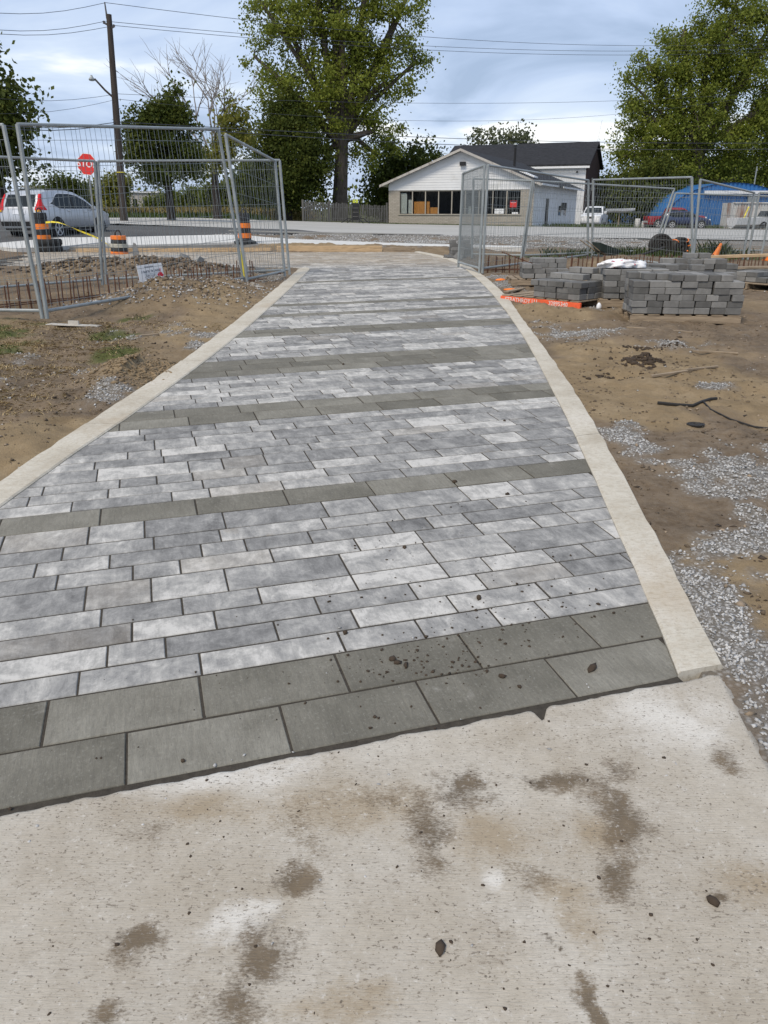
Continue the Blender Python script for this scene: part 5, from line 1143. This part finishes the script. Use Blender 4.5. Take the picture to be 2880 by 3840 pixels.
# lamp, skylight, flue, side door and windows
hb('security_lamp', 5.45, 5.85, -.25, -.05, PK-.95, PK-.70, M['trimblack']); sk = (PK-e1)/(HW+OV-PKX)
xs_ = 9.9; MB().add([(xs_-.5,1.3,PK+.05-sk*(xs_-.5-PKX)+.11),(xs_+.55,1.3,PK+.05-sk*(xs_+.55-PKX)+.11),(xs_+.55,2.7,PK+.05-sk*(xs_+.55-PKX)+.11),(xs_-.5,2.7,PK+.05-sk*(xs_-.5-PKX)+.11),(xs_-.5,1.3,PK+.05-sk*(xs_-.5-PKX)+.20),(xs_+.55,1.3,PK+.05-sk*(xs_+.55-PKX)+.20),(xs_+.55,2.7,PK+.05-sk*(xs_+.55-PKX)+.20),(xs_-.5,2.7,PK+.05-sk*(xs_-.5-PKX)+.20)], [(0,3,2,1),(4,5,6,7),(0,1,5,4),(1,2,6,5),(2,3,7,6),(3,0,4,7)]).build('skylight', M['white'], house)
MB().tube([(7.7,7.0,PK-.7),(7.7,7.0,PK+.75)], .09, 8).build('flue', M['trimblack'], house, True); MB().lathe([(.10,0),(.17,.04),(.15,.12),(.04,.18)], 10, (7.7,7.0,PK+.75)).build('flue_cap', M['galv'], house, True)
hb('side_door', HW+.025, HW+.05, 4.5, 5.5, -.3, 1.75, M['trimblack']); hb('door_frame', HW+.024, HW+.06, 5.0, 5.06, -.3, 1.75, M['frame'])
for y0 in (10.0, 12.6):
    w_ = hb('side_window', HW+.025, HW+.05, y0, y0+.85, .55, 1.25, M['carglass']); hb('window_frame', HW+.028, HW+.07, y0+.86, y0+.93, .5, 1.3, M['frame'], w_)
hb('air_unit', HW+.025, HW+.35, 11.3, 11.9, .95, 1.5, M['inside'])
# ------------------------------------------------------------------ tall dark-roofed house behind it
barn = empty('barn', (21.2, 88.2, -.1), ha, label='taller building with a black shingle roof and brown gable behind the white house', cat='building')
BL, BDp, BE, BR = 15.6, 10.0, 6.25, 8.6
MB().box((-BL/2, BDp/2, BE/2-.3), (BL, BDp, BE+.6)).build('wall', M['siding'], barn)
MB().add([(.012,-.02,-.6),(.012,BDp+.02,-.6),(.012,BDp,BE),(.012,BDp/2,BR-.1),(.012,0,BE),(.10,-.02,-.6),(.10,BDp+.02,-.6),(.10,BDp,BE),(.10,BDp/2,BR-.1),(.10,0,BE)], [(0,1,2,3,4),(9,8,7,6,5),(0,5,6,1),(1,6,7,2),(2,7,8,3),(3,8,9,4),(4,9,5,0)]).build('gable', M['brownwall'], barn)
for nm, ya, yb in (('roof', -.45, BDp/2), ('roof', BDp+.45, BDp/2)):
    za = BE-(BR-BE)/(BDp/2)*.45+.08; n_ = -.004 if ya < 0 else .004
    MB().add([(-BL-.4,ya,za),(.45,ya,za),(.45,yb+n_,BR),(-BL-.4,yb+n_,BR),(-BL-.4,ya,za+.12),(.45,ya,za+.12),(.45,yb+n_,BR+.12),(-BL-.4,yb+n_,BR+.12)], [(0,3,2,1),(4,5,6,7),(0,1,5,4),(1,2,6,5),(2,3,7,6),(3,0,4,7)]).build(nm, M['shingle'], barn)
MB().box((-BL/2,-.50,BE-.30), (BL+.8,.06,.2)).build('fascia', M['white'], barn); MB().box((.13,BDp*.42,4.4), (.06,.8,1.3)).build('gable_window', M['frame'], barn)
MB().box((-.9,-.12,BE-.75), (.18,.2,.12)).build('wall_lamp', M['trimblack'], barn); MB().tube([(.2,BDp/2,BR),(.5,BDp/2,BR+2.2)], .012, 4).build('aerial', M['cable'], barn)

# ------------------------------------------------------------------ picket fence and black stand
fa, fb = Vector((-5.75,58.3,0)), Vector((.25,61.6,0)); pf = empty('picket_fence', (fa.x, fa.y, zg(fa.x, fa.y)), label='grey weathered picket fence running up to the white house', cat='fence'); d_ = (fb-fa); L_ = d_.length; d_.normalize(); fz = zg(fa.x, fa.y); pr = random.Random(9)
Rf = Matrix.Rotation(math.atan2(d_.y, d_.x), 3, 'Z'); n_ = int(L_/.145)
for i in range(n_):
    p = d_*(L_*(i+.5)/n_); z_ = zg(fa.x+p.x, fa.y+p.y)-fz; h_ = 1.30*(1-.10*i/n_)+pr.uniform(-.05, .05); ln = pr.uniform(-.03, .03)+(.14 if 26 < i < 33 else 0)
    MB().bbox((p.x, p.y, z_+h_/2+.04), (.09,.022,h_), .004, Rf @ Matrix.Rotation(ln, 3, 'Y')).build('picket', M['wood_grey'], pf)
for f in (0, .3, .62, .99):
    p = d_*(L_*f); MB().bbox((p.x+.03, p.y+.06, zg(fa.x+p.x, fa.y+p.y)-fz+.68), (.12,.12,1.5), .01, Rf).build('post', M['wood_grey'], pf)
for hz in (.25, 1.0): MB().tube([Vector((.02,.05,hz)), d_*L_+Vector((.02,.05,zg(fb.x, fb.y)-fz+hz))], .035, 4).build('rail', M['wood_grey'], pf)
M['yellowpane'] = mat('yellow reflector', (.45,.50,.06), .5, .1, 3, 0)
sd_ = empty('sign_stand', (-1.95,56.6,zg(-1.95,56.6)), -.1, label='black folding sign stand with splayed legs before the picket fence', cat='sign stand')
MB().box((0,0,.78), (.40,.03,1.15)).build('panel', M['trimblack'], sd_)
for x in (-.24,.24): MB().box((x,0,.80), (.05,.05,1.5)).build('upright', M['trimblack'], sd_)
for z_ in (.45,.72,.99): MB().box((0,-.022,z_), (.40,.012,.03)).build('slat', M['wood_grey'], sd_)
for x in (-.1,.1): MB().box((x,-.02,1.42), (.17,.02,.22)).build('reflector', M['yellowpane'], sd_)
for x0, x1 in ((-.24,-.55),(-.55,-.98),(.24,.55),(.55,.98)): MB().tube([(x0,-.02,.32),(x1,-.25,.02)], .028, 6).build('leg', M['trimblack'], sd_)
MB().box((0,0,.31), (1.2,.04,.05)).build('crossbar', M['trimblack'], sd_)

# ------------------------------------------------------------------ blue shed, container, odds and ends far right
M['bluesteel'] = mat('blue painted steel', (.03,.14,.36), .55, .15, .6, .05, 20, .4, stretch=(3,3,.4)); M['rustwhite'] = mat('rust streaked white steel', (.55,.55,.53), .6, .08, 1, .1, 30, .3, stretch=(2,2,.35), dirt=((.25,.10,.04), .45, .8))
q_ = empty('blue_shed', (38.6, 92, zg(38.6,92)-.3), .10, label='blue round-roofed metal shed under the trees at right', cat='shed')
R0, RZ = 8.0, 4.95; NA = 40; mb = MB(); vs = []
arc = [(R0*math.cos(a), RZ*math.sin(a)**.9 if math.sin(a) > 0 else 0) for a in np.linspace(PI, 0, NA)]
for yy in (0, 16): vs += [(x, yy, z) for x, z in arc]
mb.add(vs, [(i, i+1, NA+i+1, NA+i) for i in range(NA-1)]).build('roof', M['bluesteel'], q_, True)
nr = 64
for i in range(nr):     # upright sheets of the end wall, every second one proud
    xa, xb = -R0+2*R0*i/nr, -R0+2*R0*(i+1)/nr; zt2 = lambda x: float(np.interp(x, [p[0] for p in arc], [p[1] for p in arc])); y_ = .10+(.07 if i % 2 else 0)
    MB().add([(xa,y_,-.3),(xb,y_,-.3),(xb,y_,zt2(xb)),(xa,y_,zt2(xa)),(xa,y_+.2,-.3),(xb,y_+.2,-.3),(xb,y_+.2,zt2(xb)),(xa,y_+.2,zt2(xa))], [(0,1,2,3),(4,7,6,5),(0,3,7,4),(1,5,6,2)]).build('wall_sheet', M['bluesteel'], q_)
MB().box((1.2,-.15,3.95), (9.2,.3,.32)).build('gutter_beam', M['white'], q_); MB().box((2.2,-.2,3.5), (1.0,.1,1.2)).build('notice_panel', M['galv'], q_); MB().tube([(2.6,.6,4.5),(2.6,.6,6.6)], .07, 6).build('vent_pipe', M['galv'], q_)
ct = empty('shipping_container', (35.4, 84.2, zg(34,84)-.1), .03, label='white corrugated container streaked with rust at the right edge', cat='container')
MB().box((3.05,1.22,1.30), (6.0,2.3,2.5)).build('shell', M['rustwhite'], ct)
for i in range(20): MB().box((.2+i*.3,.04,1.3), (.15,.06,2.3)).build('corrugation', M['rustwhite'], ct)
for x, z_, sx_, sz_ in ((3.05,2.55,6.1,.12),(3.05,.06,6.1,.12),(.05,1.3,.12,2.5)): MB().box((x,.0,z_), (sx_,.16,sz_)).build('frame_bar', M['rustwhite'], ct)
board('timber_pole', (34.9,80.5,0.0), (35.8,81.2,1.95), .10, .10, M['tape'], label='yellow timber leaning beside the rusty container', cat='pole')
M['drumwhite'] = mat('white plastic drum', (.6,.6,.58), .5, .1, 2, 0)
for k_, (x, y, h_, lb) in enumerate(((25.6,83,.85,'larger white plastic drum between the two pickups'),(26.6,84,.6,'smaller white plastic drum left of the red pickup'))):
    tag(MB().lathe([(.24,0),(.27,.05),(.27,h_*.45),(.28,h_*.5),(.27,h_*.55),(.27,h_-.05),(.22,h_)], 14, (x, y, zg(x, y))).build('plastic_drum', M['drumwhite'], None, True), label=lb, cat='drum')
# far left buildings and parked van
def far_building(label, x, y, w, d, h, m_, rm):
    b = empty('far_building', (x, y, zg(x, y)), label=label, cat='building'); MB().box((0,0,h/2), (w,d,h)).build('wall', m_, b); MB().box((0,0,h+.12), (w+.5,d+.5,.24)).build('roof', rm, b)
    for i in range(3): MB().box((-w/3+i*w/3,-d/2-.01,h*.5), (w*.14,.06,h*.4)).build('window', M['carglass'], b)
M['farwall'] = mat('dull far wall', (.36,.34,.32), .8, .1, .5, 0); M['fardark'] = mat('dark far wall', (.07,.06,.065), .8, .2, .5, 0)
far_building('pale flat-roofed building far off right of the utility pole', -39, 138, 5, 5, 3.2, M['farwall'], M['white']); far_building('small white far shed left of the stop sign post', -50, 122, 3.6, 4, 3.6, M['white'], M['farwall']); far_building('long dark far shed behind the dark maple', -31, 140, 9, 6, 2.4, M['fardark'], M['fardark'])
vw = Car('far_car', 'tiny white far car beyond the weeds', (-41.5, 112, zg(-41.5,112)), .3, cr_top, 1.78, .98, 2.62, .34, M['p_white'], .26); vw.side('side_window', -1.5, .9, lambda x: 1.0, lambda x: min(vw.zt(x)-.09, 1.44), M['carglass'], off=.009)
# ------------------------------------------------------------------ trees
def leafmat(name, a, b, c_, tr_=.35):
    t = NT(name); v = t.coord('Object'); n = t.noise(v, .55, 3, .6); rnd = t.attr('rnd')
    k = t.math('ADD', t.math('MULTIPLY', n, .55), t.math('MULTIPLY', rnd, .45))
    col = t.ramp(k, [(.25, a), (.5, b), (.78, c_)]); t.fin(col, .6, .12)
    tl = t.N('ShaderNodeBsdfTranslucent'); t.L(t.mix(.5, col, [min(1, x*1.4) for x in c_]), tl.inputs[0]); mx_ = t.N('ShaderNodeMixShader'); mx_.inputs[0].default_value = tr_
    t.L(t.b.outputs[0], mx_.inputs[1]); t.L(tl.outputs[0], mx_.inputs[2]); t.L(mx_.outputs[0], t.out.inputs[0]); return t.m
M['leaf_cot'] = leafmat('cottonwood leaf', (.06,.085,.014), (.145,.18,.028), (.28,.30,.06))
M['leaf_dark'] = leafmat('dark maple leaf', (.028,.042,.009), (.064,.085,.017), (.13,.145,.03), .3)
M['leaf_mid'] = leafmat('hedge leaf', (.04,.056,.012), (.09,.114,.023), (.165,.175,.038), .3)
M['leaf_yel'] = leafmat('yellowing leaf', (.08,.10,.02), (.16,.17,.035), (.27,.25,.06))
M['leaf_grey'] = leafmat('grey green leaf', (.05,.062,.034), (.10,.115,.062), (.17,.18,.10))
M['bark'] = mat('grey brown bark', (.10,.085,.07), .95, .35, 2, .6, 14, .2, stretch=(5,5,1)); M['bark_dark'] = mat('dark bark', (.04,.034,.03), .95, .35, 2, .6, 14, .2, stretch=(5,5,1)); M['deadwood'] = mat('bare dead branches', (.20,.18,.165), .9, .2, 2, .2, 20)
def leaves(C, n, rc, size, rng, droop=.3):
    N = len(C)*n; P_ = np.repeat(C, n, 0)+rng.normal(0, 1, (N, 3))*np.array([rc, rc, rc*.8])*np.repeat(rng.uniform(.6, 1.25, (len(C), 1)), n, 0)
    a = rng.normal(0, 1, (N, 3)); a[:, 2] -= droop; a /= np.linalg.norm(a, axis=1)[:, None]; b = np.cross(a, rng.normal(0, 1, (N, 3))); b /= np.linalg.norm(b, axis=1)[:, None]
    s_ = size*rng.uniform(.6, 1.25, (N, 1)); V_ = np.stack([P_-a*s_*.6, P_+b*s_*.42, P_+a*s_*.6, P_-b*s_*.42], 1).reshape(-1, 3)
    rnd = np.repeat(np.clip(rng.normal(.5, .22, N), 0, 1), 4); return V_, np.arange(N*4).reshape(-1, 4), rnd
def tree(name, label, x, y, z, th, tr_, lobes, ncl, nlf, rc, size, lm, bark, seed, limb=1., dead=None, lean=(0, 0), cat='tree', group=None, every=3):
    rng = np.random.default_rng(seed); root = empty(name, (x, y, z), label=label, cat=cat, group=group)
    vol = np.array([l[3]*l[4]*l[5] for l in lobes]); cnt = np.maximum(3, (ncl*vol/vol.sum()).astype(int)); C = []; W_ = []
    for l, c_ in zip(lobes, cnt):
        d = rng.normal(0, 1, (c_, 3)); d /= np.linalg.norm(d, axis=1)[:, None]; rad = rng.uniform(0, 1, (c_, 1))**(1/2.6); C.append(np.array(l[:3])+d*rad*np.array(l[3:6])*rng.uniform(.85, 1.12, (c_, 1))); W_ += [len(W_)]
    # trunk and limbs
    mb = MB(); top = Vector((lean[0], lean[1], th)); tp = [Vector((0, 0, -.3)), Vector((lean[0]*.15, lean[1]*.15, th*.35)), Vector((lean[0]*.6, lean[1]*.6, th*.75)), top]
    mb.tube(tp, [tr_*1.25, tr_, tr_*.85, tr_*.7], 8)
    for l, cc in zip(lobes, C):
        ctr_ = Vector(l[:3]); f = rng.uniform(.55, 1.); st_ = tp[2].lerp(top, f) if ctr_.z > th*.8 else tp[1].lerp(tp[2], rng.uniform(.3, 1)); mid = st_.lerp(ctr_, .5)+Vector((rng.normal(0, .25), rng.normal(0, .25), abs(rng.normal(.3, .2))*limb)); r0 = tr_*.55*min(1, (l[3]*l[5])**.5/3.2+.25)
        tip = ctr_+Vector((0, 0, l[5]*.35)); mb.tube([st_, mid, ctr_, tip], [r0, r0*.75, r0*.5, r0*.15], 6)
        for q in cc[::every]:
            q = Vector(q); s2 = mid.lerp(ctr_, rng.uniform(0, 1)) if rng.random() < .6 else ctr_.lerp(tip, rng.uniform(0, .8)); m2 = s2.lerp(q, .55)+Vector((rng.normal(0, .12), rng.normal(0, .12), rng.uniform(0, .3)))
            mb.tube([s2, m2, q], [r0*.28, r0*.17, r0*.05], 4, caps=False)
    mb.build('trunk', bark, root, True)
    V_, F_, rnd = leaves(np.concatenate(C), nlf, rc, size, rng); me = npmesh('crown', V_, F_, lm, 4, False, dict(rnd=rnd)); o = link(bpy.data.objects.new('crown', me), root)
    return root
# middle cottonwood (leans a little, tall)
tree('cottonwood_tree', 'tall cottonwood rising behind the picket fence', -3.55, 66.5, zg(-3.5,66), 6.0, .62,
     [(-4.2,0,9.5,2.8,2.6,2.6),(-2.0,0,7.4,3.2,2.8,2.4),(.2,0,10.2,3.6,3.2,3.0),(3.6,0,9.8,2.4,2.4,2.2),(2.8,0,6.6,2.2,2.2,1.9),(-3.6,0,13.4,3.0,2.8,2.6),(.3,0,14.2,3.4,3.0,3.0),(4.2,0,13.6,2.6,2.4,2.2),(-1.6,0,17.2,3.2,2.8,2.6),(2.4,0,17.4,3.2,2.8,2.6),(5.6,0,16.2,1.7,1.7,1.4),(-5.6,0,15.2,1.5,1.5,1.4),(-6.2,0,11.6,1.3,1.3,1.2),(5.9,0,11.2,1.5,1.5,1.2),(0,0,20,3.4,3,2),(-1.2,.5,5.0,2.6,2,1.6),(3.0,.5,4.9,1.8,1.6,1.5)],
     430, 165, .46, .175, M['leaf_cot'], M['bark'], 21, lean=(.35,0))
tree('maple_tree', 'dense dark maple crouching at the left foot of the tall cottonwood', -7.4, 64.5, zg(-7.4,64.5), 2.2, .22,
     [(0,0,3.4,2.6,2.3,2.0),(-1.2,0,5.4,2.0,2.0,1.8),(.9,0,5.6,2.2,2.0,1.9),(0,0,2.0,2.8,2.3,1.5),(.1,0,7.4,1.6,1.6,1.4),(1.9,0,3.4,1.5,1.5,1.6),(-2.0,0,3.2,1.3,1.3,1.3)], 300, 110, .45, .18, M['leaf_dark'], M['bark_dark'], 5)
tree('maple_tree', 'round dark maple on a slim trunk right of the utility pole', -12.0, 46.5, zg(-12,46.5), 2.6, .22,
     [(-1.0,0,3.7,1.4,1.5,1.1),(.8,0,3.8,1.4,1.5,1.2),(-.1,0,4.9,1.5,1.5,1.1),(.6,0,5.8,.9,1.1,.7),(-1.2,0,4.8,1.0,1.2,.9),(1.2,0,5.2,.8,1.0,.9),(-.2,0,2.7,1.9,1.6,.8),(1.5,0,2.9,.8,.9,.8),(-2.0,0,3.7,.45,.6,.5),(1.0,0,6.5,.4,.6,.5)], 210, 105, .28, .145, M['leaf_dark'], M['bark_dark'], 8)
tree('half_dead_tree', 'half bare tree with a yellowing right side left of the tall cottonwood', -11.5, 57, zg(-11.5,57), 4.2, .26,
     [(1.5,0,6.2,.9,.9,.7),(1.1,0,4.6,1.0,.9,.9),(2.1,0,5.2,.7,.8,.6),(0,0,3.6,1.0,1,.8),(1.2,0,7.2,.4,.5,.5)], 80, 45, .38, .21, M['leaf_yel'], M['bark_dark'], 12)
# its bare limbs
bare = [o for o in bpy.data.objects if o.name.startswith('half_dead_tree')][0]; rg = random.Random(6); mb = MB()
def twig(p, d, L_, r_, dep):
    n = 4; pts = [p]; 
    for i in range(n): d = (d+Vector((rg.gauss(0,.10), rg.gauss(0,.10), rg.gauss(.03,.06)))).normalized(); pts.append(pts[-1]+d*L_/n)
    mb.tube(pts, [r_*(1-.16*i) for i in range(n+1)], 4, caps=False)
    if dep > 0:
        for k_ in range(rg.choice((3,4))):
            q = pts[rg.choice((2,3,4))]; e_ = (d+Vector((rg.gauss(0,.5), rg.gauss(0,.3), rg.gauss(.05,.3)))).normalized(); twig(q, e_, L_*rg.uniform(.5,.75), r_*.55, dep-1)
for dx in (-.8,-.5,-.2,.1,.3): twig(Vector((0,0,3.6)), Vector((dx+.02, .1, 1)).normalized(), 3.8, .10, 3)
mb.build('bare_branches', M['deadwood'], bare)
tree('left_edge_tree', 'dark leafy tree cut by the left edge of the picture', -18.9, 41, zg(-18.9,41), 3.5, .3,
     [(-.6,0,6.6,1.9,1.9,1.9),(.9,0,4.8,1.5,1.5,1.2),(-.5,0,4.2,2.2,2,1.6),(1.9,0,4.2,.9,.9,.6),(-1.6,0,5.6,2,2,2),(.4,0,2.6,1.5,1.5,1.1)], 230, 60, .42, .22, M['leaf_dark'], M['bark_dark'], 14)
# right cottonwoods
tree('cottonwood_tree', 'huge cottonwood standing behind the blue shed', 37.6, 101, zg(39,101)-.2, 9.0, .8,
     [(-6.0,0,9.5,4.6,4,3.6),(-1.5,0,12.5,5.0,4.2,4.0),(4.5,0,10.5,5.0,4.2,4.0),(-5.8,0,15.4,4.0,3.6,3.0),(-.5,0,18.4,4.6,4,3.6),(4.8,0,17.6,4.4,4,3.4),(1.6,0,22.6,4.0,3.6,2.8),(-3.6,0,20.4,3.0,2.8,2.4),(6.2,0,21.8,2.6,2.4,2.2),(-8.2,0,12.4,2.2,2.2,2),(-7.4,0,17.8,1.7,1.7,1.6),(-3.5,-1,6.5,3.6,3,2.4),(8.5,0,14,3,3,3),(-9.6,0,16.2,1.0,1.0,.9),(-9.3,0,8.0,1.3,1.3,1.1),(-7,0,5.2,2.6,2.2,2.2),(-1,0,5.6,3.6,2.6,2.6),(5,0,5.6,3.8,2.6,2.6),(-9.2,0,13.5,1.6,1.6,1.6)], 520, 150, .66, .25, M['leaf_cot'], M['bark'], 33)
tree('cottonwood_tree', 'second cottonwood filling the right edge of the picture', 50.0, 104, zg(50,104)-.2, 7.0, .6,
     [(0,0,9,4,4,4),(-2,0,13.5,3.8,3.6,3.4),(1.5,0,17,3.6,3.4,3.0),(-2.6,0,6,3,3,2.4),(-.6,0,20,2.4,2.4,2)], 280, 130, .70, .25, M['leaf_cot'], M['bark'], 34)
def bush(label, x, y, w, h, seed, lm='leaf_mid', n=90, d=None, rc=.55, size=.28, nm='bush_tree', nl=60, cat='tree'):
    g_ = np.random.default_rng(seed); lb_ = [(g_.uniform(-.35,.35)*w, 0, h*g_.uniform(.35,.75), w*g_.uniform(.22,.34), (d or w)*.25, h*g_.uniform(.22,.3)) for _ in range(5)]+[(0,0,h*.28,w*.48,(d or w)*.3,h*.3)]
    return tree(nm, label, x, y, zg(x, y), h*.35, .05*h**.7, lb_, n, nl, rc, size, M[lm], M['bark_dark'], seed, cat=cat)
bush('dark leafy tree between the tall cottonwood and the white house', 1.2, 72, 6.6, 7.0, 41, 'leaf_dark', 210, size=.25)
bush('mid green tree peeping over the left eave of the white house', 5.2, 84, 4.6, 6.6, 42, 'leaf_mid', 110)
bush('second green tree over the left roof slope of the white house', 8.8, 90, 5.0, 6.2, 43, 'leaf_mid', 100)
bush('round grey green tree showing above the black roofs', 14.0, 108, 8.4, 12.2, 44, 'leaf_grey', 150, size=.34, rc=.6)
bush('green bush right of the brown gable', 27.0, 96, 6.0, 6.0, 45, 'leaf_mid', 120)
bush('tall green bush behind the white pickup', 24.0, 99, 8.0, 7.8, 46, 'leaf_mid', 190)
bush('dark bush between the pickup trucks', 31.0, 97, 7.5, 8.4, 47, 'leaf_mid', 190)
bush('dark green tree behind the left half of the blue shed', 34.5, 108, 11, 8.6, 48, 'leaf_dark', 210, size=.32)
bush('dark green tree rising over the middle of the blue shed', 44, 110, 13, 9.5, 52, 'leaf_dark', 230, size=.32)
bush('small dark tree between the silver car and the stop sign', -35, 92, 3.2, 4.3, 53, 'leaf_dark', 70)
bush('low dark tree over the roof of the silver car', -42, 100, 3.2, 3.3, 54, 'leaf_dark', 50)
bush('pale yellow green tree behind the utility pole', -38, 118, 5.2, 5.8, 55, 'leaf_yel', 110, size=.34)
bush('grey green tree right of the stop sign', -43.5, 122, 4.6, 5.8, 56, 'leaf_grey', 90, size=.34)
bush('green tree low behind the dark round maple', -29, 116, 8, 3.4, 57, 'leaf_mid', 150)
bush('green tree behind the narrow left panel', -17, 88, 6.0, 3.6, 58, 'leaf_mid', 100)
bush('dark-leaved tree left of the crouching maple', -10.8, 78, 5.6, 5.0, 59, 'leaf_dark', 140)
bush('pale bush showing over the picket fence', .3, 76, 3.6, 2.6, 60, 'leaf_grey', 40)
# far woods along the horizon: one mass
rng = np.random.default_rng(70); cs = []
for _ in range(560): x = rng.uniform(-150, 170); y = rng.uniform(150, 200); cs.append((x, y, rng.uniform(0, 1)**1.3*(2.6+1.0*math.sin(x*.11)+.8*math.sin(x*.31))+zg(x, y)))
V_, F_, rnd = leaves(np.array(cs), 44, 1.7, .8, rng); me = npmesh('far_woods', V_, F_, M['leaf_mid'], 4, False, dict(rnd=rnd)); tag(link(bpy.data.objects.new('far_woods', me)), kind='stuff')
# dry weeds and low growth beyond the road
def field(n, x0, x1, y0, y1, hgt, mt, name, wd, nb=7, sp=.25):
    C_ = np.stack([r.uniform(x0, x1, n), r.uniform(y0, y1, n)], 1); return tufts(name, C_, nb, hgt, mt, r, .35, sp, wd)
field(3600, -45, -6.5, 66, 80, .8, M['weed'], 'dry_weeds', .02); field(700, -30, -9, 60, 67, .45, M['grass'], 'roadside_weeds', .02)
field(500, -1, 10, 57.2, 60.5, .14, M['grass'], 'lawn_grass', .012); field(300, 11.3, 18, 58, 72, .25, M['grass'], 'wall_weeds', .015); field(900, 22, 48, 84, 92, .4, M['grass'], 'lot_weeds', .02)
field(18, 8.2, 8.9, 20.8, 21.2, .36, M['grass'], 'tall_weeds', .005, 9, .1); field(80, 4.0, 9.5, 20.2, 21.6, .22, M['grass'], 'fence_weeds', .006, 12, .1)
